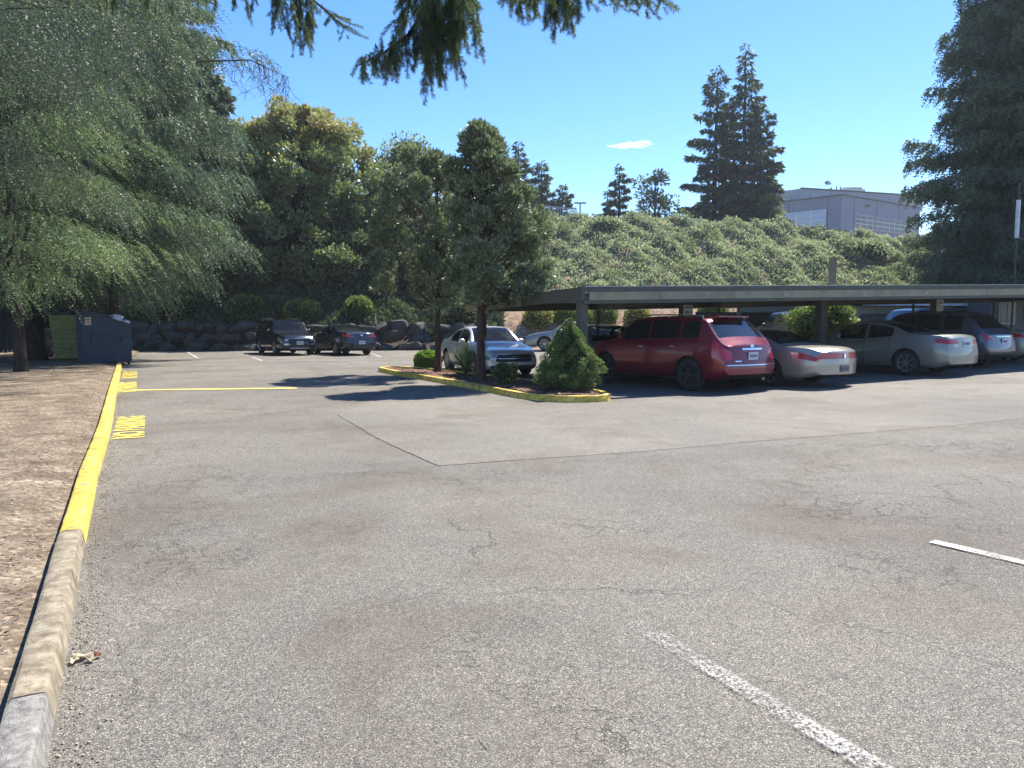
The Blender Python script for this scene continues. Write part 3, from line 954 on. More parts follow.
env2 = prof_env([(132, 474, 488), (146, 466, 500), (166, 458, 512), (185, 450, 526), (210, 444, 540), (240, 442, 554), (268, 446, 558), (288, 454, 550), (304, 466, 520)], D2, b2)
island_tree('evergreen_tree', 'right taller dark evergreen on the island with a pointed ragged top', b2, at(0, 122, D2).z, env2, 1.9, 62, .42, 12, .125)

# ------------------------------------------------------------------ island shrubs
def cone_shrub(name, label, base, h, r, mat, nl, seed):
    root = empty(name, base); tag(root, label, 'conifer shrub')
    rng = np.random.default_rng(seed)
    def env(t, a):
        z = .12 + (h - .16) * t
        R = r * (1 - t) ** .82 * (1 - .25 * max(0, .18 - t) / .18) + .04
        R *= 1 + .09 * math.sin(a * 3 + t * 7) + .05 * math.sin(a * 7 + t * 13)
        return R, 0, 0, z
    n = nl
    t = 1 - rng.random(n) ** .55; t = t.clip(0, .995); az = rng.random(n) * 2 * PI
    P = np.zeros((n, 3)); O = np.zeros((n, 3))
    lump = np.random.default_rng(seed + 1)
    K = 170; kt = 1 - lump.random(K) ** .55; ka = lump.random(K) * 2 * PI; kr = .85 + .3 * lump.random(K)
    for i in range(n):
        k = i % K
        tt = min(.99, max(0.0, kt[k] + rng.normal(0, .055))); aa = ka[k] + rng.normal(0, .17)
        R, _, _, z = env(tt, aa)
        q = kr[k] * (1.0 - .16 * (((tt - kt[k]) / .08) ** 2 + ((aa - ka[k]) / .25) ** 2)) - .22 * rng.random() ** 2
        q = max(.4, q)
        P[i] = (math.cos(aa) * R * q, math.sin(aa) * R * q, z)
        O[i] = (math.cos(aa), math.sin(aa), .75)
    O = norm(norm(O) + rng.normal(0, .5, (n, 3)))
    V, Fc = diamonds(P, O, .045 * (.6 + .8 * rng.random(n)), .013 * (.6 + .8 * rng.random(n)), rng, .1)
    link('foliage', np_mesh('foliage', V, Fc), mat, root)
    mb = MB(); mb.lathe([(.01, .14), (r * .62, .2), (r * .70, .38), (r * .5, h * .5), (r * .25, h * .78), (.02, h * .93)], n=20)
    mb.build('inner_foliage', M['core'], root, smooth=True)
    mb = MB()
    for k in range(5):
        a = k * 1.3 + .4
        mb.tube([(.03 * math.cos(a), .03 * math.sin(a), -.05), (.12 * math.cos(a), .12 * math.sin(a), .15), (r * .5 * math.cos(a), r * .5 * math.sin(a), .35)], [.035, .028, .015], 6)
    mb.build('stem', M['bark_red'], root, smooth=True)
    return root
bc = G(570, 394)
hc = at(566, 317, bc.y).z - bc.z - .08
cone_shrub('dwarf_conifer', 'dense cone shaped green dwarf conifer at the near end of the island', (bc.x - .02, bc.y, bc.z + .08), hc, .80, M['dwarf'], 34000, 5)

p = G(425, 371); shrub('hedge_shrub', 'low glossy green shrub at the left end of the island beside the left tree', (p.x + .1, p.y, p.z + .1), .42, .36, .27, M['glossy'], 5200, .085, .03, 21, sink=.1, amp=.2)
p = G(501, 389)
shrub('stubby_shrub', 'small dull shrub with bare stems beside the right island tree', (p.x + .05, p.y + .25, p.z + .1), .24, .2, .22, M['box_dark'], 1700, .055, .02, 22, sink=-.2, amp=.3)
p = G(512, 389)
# short cut stump wrapped in dry growth
rt = empty('tree_stump', (p.x, p.y + .2, p.z + .08)); tag(rt, 'short ragged dry brown stump between the small shrub and the cone conifer', 'stump')
mb = MB(); mb.tube([(0, 0, -.05), (.01, 0, .2), (.03, .01, .42), (.0, 0, .46)], [.11, .10, .12, .05], 9); mb.build('stem', M['bark_red'], rt, smooth=True)
V, Fc, Nn = lumpy((.15, .15, .25), 2, .3, 3); rngk = np.random.default_rng(2)
ii = rngk.integers(0, len(V), 700); P = V[ii] * (.85 + .25 * rngk.random((700, 1))) + np.array([0, 0, .27]); O = norm(Nn[ii] + rngk.normal(0, .7, (700, 3)))
LV, LF = diamonds(P, O, np.full(700, .06), np.full(700, .014), rngk, .2); link('dry_twigs', np_mesh('dry_twigs', LV, LF), M['box_dry'], rt)

def yucca(label, base, n, L, seed):
    root = empty('yucca_plant', base); tag(root, label, 'yucca')
    rng = np.random.default_rng(seed); mb = MB()
    for k in range(n):
        a = rng.random() * 2 * PI; el = rad(8 + 78 * rng.random() ** .8); l = L * rng.uniform(.75, 1.1)
        d = Vector((math.cos(a) * math.cos(el), math.sin(a) * math.cos(el), math.sin(el)))
        sd = Vector((-math.sin(a), math.cos(a), 0)); w = .024
        p0 = Vector((0, 0, .12)) + d * .04; vs = []
        for t in (0, .35, .7, 1):
            q = p0 + d * (l * t) + Vector((0, 0, -.18 * l * t * t * math.cos(el)))
            ww = w * (1 - t ** 2.2) * (.7 + .6 * min(1, t * 3)) + .001
            vs += [q - sd * ww, q + Vector((0, 0, -.004)), q + sd * ww]
        mb.add(vs, [(3 * j + c, 3 * j + 3 + c, 3 * j + 4 + c, 3 * j + 1 + c) for j in range(3) for c in (0, 1)])
    mb.build('leaves', M['yucca'], root)
    mb = MB(); mb.tube([(0, 0, -.05), (0, 0, .2)], [.07, .06], 8); mb.build('stem', M['bark_red'], root)
p = G(466, 377.5)
yucca('spiky green yucca with sword leaves between the two island trees', (p.x, p.y - .1, p.z + .1), 95, .78, 7)

# ------------------------------------------------------------------ bark slope and mounds of clipped shrubs
def slope_shrub(px, py0, py1, wpx, D, label, mat, seed, nl=2600, group='clipped round shrubs on the bank', cat='bush', rzk=1.0, ll=.10):
    """py0 top row, py1 bottom row"""
    b = at(px, py1, D); r = wpx / 2 / F * D; hh = (py1 - py0) / F * D
    zg = hz1(b.x, b.y)
    z = min(b.z, zg + .25)
    return shrub('round_shrub', label, (b.x, b.y, z - .05), r, r * .95, hh * .56, mat, nl, ll, ll * .36, seed, group, cat, sink=.12, amp=.10)
def depth_on_slope(px, py):
    """depth where the view ray meets the bank"""
    d = ray(px, py)
    for k in np.arange(39, 75, .15):
        t = k / d.y
        if H + d.z * t <= hz1(d.x * t, k): return float(k)
    return 60.0
for a in (
    (538, 306, 327, 31, 'round green shrub alone on the brown bark bank, casting an oval shadow', 'box_dry', 31),
    (566, 306, 322, 27, 'round shrub on the bark bank just left of the carport corner post', 'box', 32),
    (586, 311, 323, 16, 'small round shrub seen right behind the carport corner post', 'box_dry', 33),
    (604, 305, 322, 28, 'round shrub on the bank above the grey sedan roof', 'box', 34),
    (637, 305, 328, 27, 'round yellowish shrub on the bank left of the arrow sign post', 'box_dry', 35),
    (246, 295, 318, 40, 'shaded round shrub above the rock wall, directly left of the black crossover', 'box', 36),
    (303, 299, 322, 38, 'shaded round shrub above the rock wall, directly behind the black crossover', 'box', 37),
    (359, 296, 320, 29, 'shaded round shrub above the rock wall, behind the dark hatchback', 'box', 38),
    (182, 296, 318, 52, 'broad shaded shrub above the rock wall under the big spruce', 'box', 39),
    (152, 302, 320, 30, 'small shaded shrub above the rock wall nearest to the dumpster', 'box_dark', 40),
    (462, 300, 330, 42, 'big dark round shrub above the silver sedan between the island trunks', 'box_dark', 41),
    (713, 300, 316, 30, 'bright yellow green shrub under the carport roof right of the arrow sign', 'glossy', 42),
):
    px, t_, b_, w_, lab, mt, sd = a
    slope_shrub(px, t_, b_, w_, depth_on_slope(px, b_), lab, M[mt], sd)
# larger loose bush behind the carport, parted by the post
p = at(823, 345, 30.5)
shrub('leafy_bush', 'large sunlit leafy bush behind the wide carport post', (p.x, p.y, gz(p.x, p.y)), 1.3, 1.1, 1.15, M['box'], 9000, .13, .045, 44, sink=.0, amp=.4, depth=.34, jit=.9, core_k=.8)

# rock wall at the foot of the bank
rr = random.Random(5)
rocks = 0
for row_ in range(3):
    x = -23.2 + row_ * .4
    while x < -2.0:
        w = rr.uniform(.55, 1.7); hgt = rr.uniform(.42, .85)
        y = float(foot(x)) - .35 + row_ * .38 + rr.uniform(-.08, .08)
        z = row_ * .50 + .2 + rr.uniform(-.08, .08)
        bm = bmesh.new()
        for q in range(16):
            v = Vector((rr.uniform(-1, 1), rr.uniform(-1, 1), rr.uniform(-1, 1))); v = v / max(abs(v.x), abs(v.y), abs(v.z)) * rr.uniform(.8, 1.0)
            bm.verts.new((v.x * w * .56, v.y * .45, v.z * hgt * .56))
        ch = bmesh.ops.convex_hull(bm, input=bm.verts)
        bmesh.ops.delete(bm, geom=[g for g in ch['geom_interior'] if isinstance(g, bmesh.types.BMVert)], context='VERTS')
        bmesh.ops.bevel(bm, geom=bm.edges[:], offset=.045, segments=2, affect='EDGES')
        bmesh.ops.recalc_face_normals(bm, faces=bm.faces)
        me = bpy.data.meshes.new('boulder'); bm.to_mesh(me); bm.free()
        o = link('boulder', me, M['rock']); o.location = (x + w / 2, y, z); o.rotation_euler = (rr.uniform(-.2, .2), rr.uniform(-.15, .15), rr.uniform(-.3, .3))
        where = 'behind the black crossover' if -14 < x < -10.5 else 'behind the dark hatchback' if x >= -10.5 and x < -7 else 'right of the dark hatchback' if x >= -7 else 'right of the dumpster' if x < -18.5 else 'left of the black crossover'
        lvl = ('bottom', 'middle', 'top')[row_]
        tag(o, 'dark boulder, %s course of the rock wall, %s' % (lvl, where), 'boulder', 'boulders in the %s course %s' % (lvl, where))
        x += w * .92; rocks += 1

# ivy and bramble over the bank on the right ---------------------------------
def hill_ivy():
    rng = np.random.default_rng(77)
    n = 210000
    # denser where the bank faces the lot
    x = rng.uniform(-4, 40, n); y = foot(x) + (64 - foot(x)) * rng.random(n)
    edge = np.interp(x, [-4, 4, 9, 14, 18, 40], [46.3, 46.6, 47.4, 47.5, 49, 51.5]) + .5 * np.sin(x * 2.1) + .3 * np.sin(x * 5.3)
    k = y > edge
    x, y = x[k], y[k]; n = len(x)
    lump = .42 * (np.sin(x * 2.2 + 1.3 * np.sin(y * 1.1)) * np.sin(y * 2.6 + x * .7) + .7 * np.sin(x * 4.7 + y * 1.9) * np.sin(y * 5.1 - x * 1.3) + .5 * np.sin(x * 1.1 - y * .9))
    z = hz(x, y) + .10 + .40 * np.maximum(-.5, lump) + rng.random(n) ** 2 * .25
    P = np.stack([x, y, z], 1)
    O = rng.normal(0, .7, (n, 3)); O[:, 2] += .55; O[:, 1] -= .45; O = norm(O)
    V, Fc = diamonds(P, O, .14 * (.6 + .9 * rng.random(n)), .052 * (.6 + .8 * rng.random(n)), rng, .1)
    return V, Fc
V, Fc = hill_ivy()
o = link('ivy_ground_cover', np_mesh('ivy_ground_cover', V, Fc), M['ivy']); tag(o, kind='stuff')
rngb = np.random.default_rng(5); nb_ = 60000
bx = rngb.uniform(-3, 36, nb_); by = 48 + 15 * rngb.random(nb_)
pat = np.sin(bx * .9 + 2 * np.sin(by * .5)) * np.sin(by * .8 - bx * .35) + .5 * np.sin(bx * 2.3 + by)
kk = pat > .95; bx = bx[kk]; by = by[kk]; nb_ = len(bx)
bz = hz(bx, by) + .25 + .45 * rngb.random(nb_)
BO = norm(rngb.normal(0, .6, (nb_, 3)) + np.array([0, -.2, .8]))
bV, bF = diamonds(np.stack([bx, by, bz], 1), BO, .26 * (.5 + rngb.random(nb_)), .035 * (.6 + .8 * rngb.random(nb_)), rngb, .1)
o = link('bramble_patches', np_mesh('bramble_patches', bV, bF), M['broad']); tag(o, kind='stuff')
# dark soil of the ivy bed, following the bank just under the leaves
xs2 = np.arange(-4, 41, .5); ys2 = np.arange(46.2, 66, .4)
def ivz(x, y):
    edge = np.interp(x, [-4, 4, 9, 14, 18, 40], [46.3, 46.6, 47.4, 47.5, 49, 51.5])
    lump = .42 * (np.sin(x * 2.2 + 1.3 * np.sin(y * 1.1)) * np.sin(y * 2.6 + x * .7) + .7 * np.sin(x * 4.7 + y * 1.9) * np.sin(y * 5.1 - x * 1.3) + .5 * np.sin(x * 1.1 - y * .9))
    return hz(x, y) + np.where(y > edge + .3, .04 + .40 * np.maximum(-.5, lump), -.4)
o = link('ivy_bed', grid_mesh('ivy_bed', xs2, ys2, ivz), plain('ivy_litter', (.05, .055, .028), .95, var=.5, scale=3)); tag(o, kind='structure')

# woody bumps standing out of the ivy
for px, t_, b_, w_, lab, mt, sd in (
    (604, 218, 236, 40, 'bushy rise on the top of the bank left of the small fir', 'ivy_low', 52),
    (500, 215, 262, 60, 'ivy covered mound at the left end of the green bank', 'ivy_low', 53),
    (862, 240, 268, 56, 'bramble mound on the bank below the office building', 'ivy_low', 55)):
    D = 57.0
    slope_shrub(px, t_, b_, w_, D, lab, M[mt], sd, 2600, None, 'bush', ll=.16)

# ------------------------------------------------------------------ conifers, right and far
p = at(983, 300, 41)
conifer('fir_tree', 'huge dark shaded fir at the right edge rising out of the picture', 'tree', (26.3, 39.0, gz(25, 39) - .1), 27, 5.2, 1.2,
        M['fir_far'], M['bark_fir'], .30, 340, 46000, .42, .055, 61, e=.16, droop=.24, hang=1.2, power=.55, width=.40, irr=.13, shoot=9, nlen=.16, nwid=.045)
conifer('fir_tree', 'dark fir behind the huge one, closing the right edge of the picture', 'tree', (33.5, 47.0, 1.5), 24, 6.5, 1.0,
        M['fir_far'], M['bark_fir'], .30, 120, 70000, .45, .07, 161, e=.05, droop=.16, hang=.6, power=.5, width=.36, irr=.13, branches=False)
def far_conifer(name, lab, px, ytop, ybase, wpx, D, seed, ns, nb=70, mat='fir_far', group=None, sl=.5, sw=.09, z0k=.08, **kw):
    b = at(px, ybase, D); t = at(px, ytop, D)
    zg = hz1(b.x, D)
    z = min(b.z, zg) - .2; h = t.z - z
    return conifer(name, lab, 'tree', (b.x, D, z), h, wpx / 2 / F * D, z0k * h, M[mat], M['bark_fir'], .22 + h * .008, nb, ns, sl, sw, seed, group, **kw)
kw = dict(e=.10, droop=.26, hang=.45, irr=.36)
far_conifer('fir_tree', 'tallest fir above the bank, right hand one of the joined pair', 742, 42, 224, 70, 78, 62, 22000, 88, power=.75, **kw)
far_conifer('fir_tree', 'slightly shorter fir above the bank, left hand one of the joined pair', 714, 66, 222, 66, 80, 63, 19000, 82, power=.68, **kw)
far_conifer('fir_tree', 'bushy lower fir filling the right side of the joined pair', 759, 108, 224, 52, 76, 64, 14000, 60, power=.5, **kw)
far_conifer('fir_tree', 'small dark fir with a long branch to the left on the bank skyline', 619, 163, 222, 34, 82, 65, 6000, 34, power=.7, **kw)
far_conifer('fir_tree', 'tiny pointed fir left of the small dark fir on the skyline', 607, 188, 222, 14, 84, 66, 2500, 30, power=.9, **kw)
far_conifer('fir_tree', 'dark pointed fir above the right island tree on the skyline', 519, 139, 224, 36, 84, 67, 9000, 50, power=.75, **kw)
far_conifer('fir_tree', 'middle fir of the three behind the grey fence on the skyline', 541, 160, 224, 42, 86, 68, 9000, 45, power=.6, **kw)
far_conifer('fir_tree', 'lowest fir of the three behind the grey fence on the skyline', 562, 184, 224, 30, 86, 69, 5000, 34, power=.6, **kw)
def loose_tree(name, lab, px, ytop, ybase, wpx, D, seed, mat, nc=70, per=110, cr=.9, ll=.34, lw=.12, lo=.25, group=None, zoff=None, bark='bark_grey', power=.5, tr=.2, squash=.75, up=.3, sh=.35):
    b = at(px, ybase, D); t = at(px, ytop, D)
    zg = hz1(b.x, D); z = min(b.z, zg) - .2 if zoff is None else zoff
    h = t.z - z; R = wpx / 2 / F * D
    root = empty(name, (b.x, D, z)); tag(root, lab, 'tree', group)
    def env(u, a):
        v = lo + (1 - lo) * u
        rr_ = R * (math.sin(PI * min(1, (u * .86 + .14)) ** .8) ** power) * (1 + .14 * math.sin(a * 3 + seed + u * 4) + .12 * math.sin(a * 5 - u * 9))
        return max(.1, rr_ - cr * .3), 0, 0, h * v - cr * .4 * u
    V, Fc, C, S = clump_cloud(env, nc, per, cr, ll, lw, seed, up=up, shell=sh, squash=squash, rj=.10, zj=.35)
    link('crown', np_mesh('crown', V, Fc), M[mat], root)
    mb = trunk_mb(h * .8, tr, .04, seed=seed)
    limbs(mb, C, tr * .35, random.Random(seed), h * lo * .6, 2)
    mb.build('trunk', M[bark], root, smooth=True)
    return root
loose_tree('pine_tree', 'airy pine with sky showing through beside the joined pair of firs', 655, 168, 222, 40, 82, 71, 'fir_far', 34, 80, .8, .38, .10, .15)
loose_tree('broadleaf_tree', 'round pale green tree at the right foot of the joined firs', 770, 196, 226, 34, 74, 72, 'broad', 40, 90, .8, .26, .1, .05)
loose_tree('broadleaf_tree', 'little tree poking above the flat office roof', 827, 180, 196, 12, 150, 73, 'fir_far', 8, 60, .7, .4, .14, .2)
# maple and companions on the left
loose_tree('maple_tree', 'large maple turning orange at the top behind the two parked dark cars', 306, 108, 300, 150, 49.5, 74, 'maple', 420, 200, .62, .22, .088, .12, power=.42, tr=.28, sh=.6)
loose_tree('broadleaf_tree', 'grey green leafy tree between the maple and the island trees', 412, 146, 300, 104, 54, 75, 'broad', 150, 240, 1.05, .22, .08, .1, power=.42, tr=.25)
loose_tree('broadleaf_tree', 'leafy tree filling the gap behind the tall island evergreen', 492, 178, 290, 90, 56, 76, 'broad', 110, 200, 1.05, .24, .08, .05, power=.45, tr=.22)
# shaded undergrowth below the maple
def under():
    rng = np.random.default_rng(12); n = 90000
    x = rng.uniform(-27, -.5, n); y = 42.9 + 9.5 * rng.random(n)
    lump = np.sin(x * 1.3 + np.sin(y)) * np.sin(y * 1.7) + .6 * np.sin(x * 3.1 + y)
    top = np.interp(y, [43, 45.5, 47, 50], [.05, .3, 1.8, 3.6])
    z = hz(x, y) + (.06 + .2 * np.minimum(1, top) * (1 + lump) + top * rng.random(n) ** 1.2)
    P = np.stack([x, y, z], 1); O = norm(rng.normal(0, .8, (n, 3)) + np.array([0, -.3, .3]))
    return diamonds(P, O, .2 * (.6 + .9 * rng.random(n)), .075 * (.6 + .8 * rng.random(n)), rng, .2)
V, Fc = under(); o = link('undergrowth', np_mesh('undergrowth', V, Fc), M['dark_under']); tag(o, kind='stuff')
o = link('bank_shade_sheet', grid_mesh('bank_shade_sheet', np.arange(-40, -.4, .5), np.arange(41.7, 60, .5), lambda x, y: hz(x, y) + .05 - .3 * (x > -1.2)), plain('bank_shade_sheet', (.045, .036, .026), .95, var=.5, scale=3)); tag(o, kind='structure')  # dark sheet laid on the bank, tree shade put into its colour
rr = random.Random(31)
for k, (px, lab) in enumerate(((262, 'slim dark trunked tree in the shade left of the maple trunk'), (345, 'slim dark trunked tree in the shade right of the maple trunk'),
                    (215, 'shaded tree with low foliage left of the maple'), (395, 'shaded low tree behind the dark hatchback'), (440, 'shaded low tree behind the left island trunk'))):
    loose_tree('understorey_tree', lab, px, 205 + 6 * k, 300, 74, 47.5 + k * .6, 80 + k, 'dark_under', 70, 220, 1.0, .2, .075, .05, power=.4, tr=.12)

# ------------------------------------------------------------------ conifers on the left
def L_at(px, D): return (px - CX) / F * D
big_spruce = conifer('spruce_tree', 'large spruce behind the dumpster with a wide drooping crown', 'tree', (L_at(80, 30.5), 30.5, dz_(L_at(80, 30.5), 30.5) + .1), 32, 6.2, 3.6,
        M['spruce'], M['bark_fir'], .40, 150, 12000, .95, .04, 91, e=.02, droop=.20, hang=1.2, power=.30, width=.26, irr=.25, zmaxvis=18, shoot=26, nlen=.13, nwid=.022)
conifer('spruce_tree', 'thick trunked spruce left of the dumpster', 'tree', (L_at(33, 29), 29.0, dz_(L_at(33, 29), 29)), 27, 6.4, 3.2,
        M['spruce'], M['bark_fir'], .42, 120, 9000, .85, .032, 92, e=.03, droop=.20, hang=1.2, power=.42, width=.26, irr=.25, zmaxvis=16, shoot=24, nlen=.12, nwid=.021)
conifer('spruce_tree', 'spruce rising right behind the blue dumpster with low hanging boughs', 'tree', (L_at(116, 29.6), 29.6, dz_(L_at(116, 29.6), 29.6)), 20, 4.4, 4.0,
        M['spruce'], M['bark_fir'], .2, 95, 8000, .80, .032, 192, e=.02, droop=.20, hang=1.2, power=.6, width=.26, irr=.25, zmaxvis=16, shoot=24, nlen=.12, nwid=.021)
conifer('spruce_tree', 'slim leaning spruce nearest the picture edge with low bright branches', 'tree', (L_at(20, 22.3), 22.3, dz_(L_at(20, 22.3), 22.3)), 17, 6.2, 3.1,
        M['spruce_fresh'], M['bark_fir'], .17, 90, 8000, .60, .017, 93, e=.02, droop=.17, hang=1.1, power=.75, width=.32, irr=.25, bend=(-1.2, 0), zmaxvis=12, shoot=24, nlen=.085, nwid=.014)
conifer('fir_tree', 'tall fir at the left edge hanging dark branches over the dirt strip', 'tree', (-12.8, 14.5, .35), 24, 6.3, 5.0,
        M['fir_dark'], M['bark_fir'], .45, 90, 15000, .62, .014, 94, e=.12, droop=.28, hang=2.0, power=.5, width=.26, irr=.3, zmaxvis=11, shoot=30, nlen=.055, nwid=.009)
# far left background conifers closing the view
for k, (x, y, lab) in enumerate(((-32, 47, 'background spruce behind the thick trunked spruce'), (-24, 52, 'background spruce between the dumpster and the maple'),
                                 (-40, 40, 'background spruce beyond the dark fence at the left edge'), (-19.5, 47.5, 'background spruce touching the left side of the maple'), (-30, 39.5, 'background spruce filling the gap above the dark fence'))):
    conifer('background_spruce', lab, 'tree', (x, y, hz1(x, y) - .2), (24, 24, 25, 15, 24)[k], (6.5, 6.0, 6.5, 4.0, 6.0)[k], 1.2, M['spruce'], M['bark_fir'], .35, 110, 50000, .42, .07, 100 + k,
            e=.08, droop=.3, hang=.6, power=.6, width=.3, irr=.15, zmaxvis=22, branches=False)

# overhanging branch right above the camera ------------------------------------
root = empty('overhanging_fir', (-5.6, 2.2, 0)); tag(root, 'fir whose near branches hang into the sky at the top of the picture', 'tree')
mb = trunk_mb(11, .30, .05, seed=6); tk = mb
rr = random.Random(17); paths = []; woody = []
def LP(px, py, D):   # point relative to this tree's base
    q = at(px, py, D); return (q.x + 5.6, q.y - 2.2, q.z)
def wood(pts, r0, r1):
    n = len(pts); tk.tube(pts, [r0 + (r1 - r0) * k / (n - 1) for k in range(n)], 6, cap=False)
def hang_twigs(a, b, n, len0, len1, dx=0.0, D=4.0, seed=1, side=True):
    """twigs hanging from the stretch a-b of a branch"""
    r = random.Random(seed)
    for k in range(n):
        t = (k + r.uniform(.1, .9)) / n
        p = Vector(a).lerp(Vector(b), t) + Vector((r.uniform(-.02, .02), r.uniform(-.10, .10), r.uniform(-.01, .02)))
        L = r.uniform(len0, len1)
        d = Vector((r.uniform(-.25, .25) + dx, r.uniform(-.25, .25), -1)).normalized()
        pts = [tuple(p)]
        for j in range(1, 6):
            q = p + d * (L * j / 5) + Vector((dx * .02 * j * j, 0, 0)) + Vector((r.uniform(-.006, .006), r.uniform(-.006, .006), 0))
            pts.append(tuple(q))
        paths.append(pts)
        if side:
            for j in range(int(L / .045)):
                u = r.uniform(.05, .85); s = p + d * (L * u)
                dd = (d + Vector((r.choice((-1, 1)) * r.uniform(.4, .9), r.uniform(-.8, .8), .1))).normalized() * r.uniform(.04, .11) * (1.1 - u)
                paths.append([tuple(s), tuple(s + dd * .5), tuple(s + dd + Vector((0, 0, -.012)))])
main = [(0, 0, 5.2), LP(150, -120, 3.0), LP(330, -110, 3.7), LP(430, -40, 3.7)]
wood(main, .05, .016)
b1_ = [LP(430, -40, 3.7), LP(424, 10, 3.7), LP(408, 35, 3.7), LP(385, 52, 3.7), LP(357, 66, 3.7)]
wood(b1_, .012, .003)
hang_twigs(LP(420, 12, 3.7), LP(385, 48, 3.7), 14, .14, .24, D=4, seed=2)
hang_twigs(LP(384, 48, 3.7), LP(358, 62, 3.7), 10, .06, .12, D=4, seed=3)
hang_twigs(LP(405, -30, 3.8), LP(474, -34, 3.8), 23, .28, .50, D=4, seed=4)
hang_twigs(LP(418, 0, 3.7), LP(446, 5, 3.7), 15, .34, .50, D=4, seed=5)
hang_twigs(LP(440, -10, 3.7), LP(472, -16, 3.7), 13, .26, .42, D=4, seed=55)
hang_twigs(LP(404, -20, 3.7), LP(416, -20, 3.7), 3, .12, .2, seed=56)
b2_ = [LP(430, -40, 3.7), LP(500, -30, 3.7), LP(580, -24, 3.75), LP(665, -12, 3.8)]
wood(b2_, .012, .003)
hang_twigs(LP(500, -24, 3.7), LP(560, -22, 3.7), 17, .13, .21, D=4, seed=6)
hang_twigs(LP(550, -24, 3.7), LP(582, -22, 3.7), 13, .2, .31, D=4, seed=7)
hang_twigs(LP(584, -20, 3.8), LP(662, -14, 3.8), 20, .07, .15, dx=.15, D=4, seed=8)
b3_ = [LP(150, -120, 3.0), LP(230, -60, 4.6), LP(290, -20, 5.2), LP(346, 28, 5.4)]
wood(b3_, .025, .003)
hang_twigs(LP(255, -45, 4.9), LP(318, 0, 5.3), 22, .30, .46, D=5, seed=9)
hang_twigs(LP(318, 0, 5.3), LP(346, 26, 5.4), 6, .05, .13, dx=.3, D=5, seed=10)
b4_ = [LP(150, -120, 3.0), LP(120, -70, 4.8), LP(60, -30, 5.5)]
wood(b4_, .02, .004)
hang_twigs(LP(60, -40, 5.5), LP(250, -48, 5.0), 45, .2, .46, D=5, seed=11)
f, smb = needle_twigs(paths, M['fir_near'], root, 'needles', 5, 2100, .021, .0008)
smb.build('twigs', M['bark_fir'], root)
tk.build('trunk', M['bark_fir'], root, smooth=True)


# bare dead branch of the large spruce, against the sky
mb = MB(); rr = random.Random(3); bl = big_spruce.location
bp = [Vector(q) - bl for q in (Vector((bl.x, bl.y, at(0, 70, 31.5).z)), at(190, 62, 30), at(250, 60, 29.5), at(290, 78, 29))]
mb.tube(bp, [.07, .045, .025, .006], 5, cap=False)
for k in range(26):
    t = rr.uniform(.15, 1); p = bp[2].lerp(bp[3], t) if rr.random() < .75 else bp[1].lerp(bp[2], .5 + t * .5)
    L = rr.uniform(.5, 2.0); d = Vector((rr.uniform(-.3, .5), rr.uniform(-.3, .3), -1)).normalized()
    pts = [p + d * (L * j / 4) + Vector((.05 * j * j * rr.uniform(-1, 1), 0, 0)) for j in range(5)]
    mb.tube(pts, [.013, .011, .009, .007, .004], 3, cap=False)
    for j in range(5):
        q = pts[rr.randrange(1, 4)]; e = Vector((rr.uniform(-.7, .7), rr.uniform(-.3, .3), -rr.uniform(.2, .7))) * .45
        mb.tube([q, q + e], [.008, .003], 3, cap=False)
mb.build('dead_branch', M['bark_grey'], big_spruce)
# ------------------------------------------------------------------ dumpsters
def yaw(dx, dy): return math.atan2(dy, dx)
pA = at(84.5, 364, 26.3); ang = rad(37); Wd = 1.56
pB = pA + Vector((math.cos(ang), math.sin(ang), 0)) * Wd
zb = .13
root = empty('dumpster', (pA.x, pA.y, .0), ang)
tag(root, 'dark blue steel dumpster with sloping top at the end of the yellow kerb', 'dumpster')
zl = at(84, 311, 26.3).z; zr = at(132, 325, 27.3).z; dp = 1.8
def quadbox(mb, prof, y0, y1):
    """prof in local x,z; extruded along y"""
    n = len(prof)
    vs = [(x, y0, z) for x, z in prof] + [(x, y1, z) for x, z in prof]
    mb.add(vs, [tuple(range(n)), tuple(range(n, 2 * n))[::-1]] + [(i, n + i, n + (i + 1) % n, (i + 1) % n)[::1] for i in range(n)])
mb = MB(); quadbox(mb, [(0.0, zb), (Wd - .03, zb + .03), (Wd, zr), (.0, zl)], 0, dp)
mb.build('body', M['dump_blue'], root)
mb = MB()
mb.box((Wd * .48, -.05, zb + .98), (Wd * .66, .1, .10)); mb.box((Wd * .48, -.05, zb + .70), (Wd * .66, .1, .06))
mb.box((Wd * .15 + .02, -.05, zb + .84), (.04, .098, .22)); mb.box((Wd * .81 - .02, -.05, zb + .84), (.04, .098, .22))
mb.build('fork_pocket', M['dump_blue'], root)
mb = MB(); mb.beam((-.02, -.03, zl - .01), (Wd + .03, -.03, zr - .01), .07, .07); mb.beam((0, -.012, zb + .02), (Wd - .03, -.012, zb + .05), .03, .07)
mb.beam((Wd + .012, -.02, zb + .1), (Wd + .012, -.02, zr - .06), .05, .05)
mb.build('rim', M['dump_blue'], root)
mb = MB(); mb.beam((-.1, dp * .5, zl + .06), (Wd * .62, dp * .5, zl + .06 - (zl - zr) * .62 + .03), dp + .08, .05)
mb.build('lid', M['lid'], root)
mb = MB(); mb.box((.17, -.008, zl - .36), (.19, .012, .27)); mb.build('warning_sticker', M['paper'], root)
mb = MB(); mb.box((.17, -.016, zl - .30), (.15, .006, .045)); mb.box((.17, -.016, zl - .38), (.12, .006, .03)); mb.box((.17, -.016, zl - .44), (.13, .006, .02))
mb.build('sticker_print', plain('sticker_red', (.30, .05, .03), .6), root)
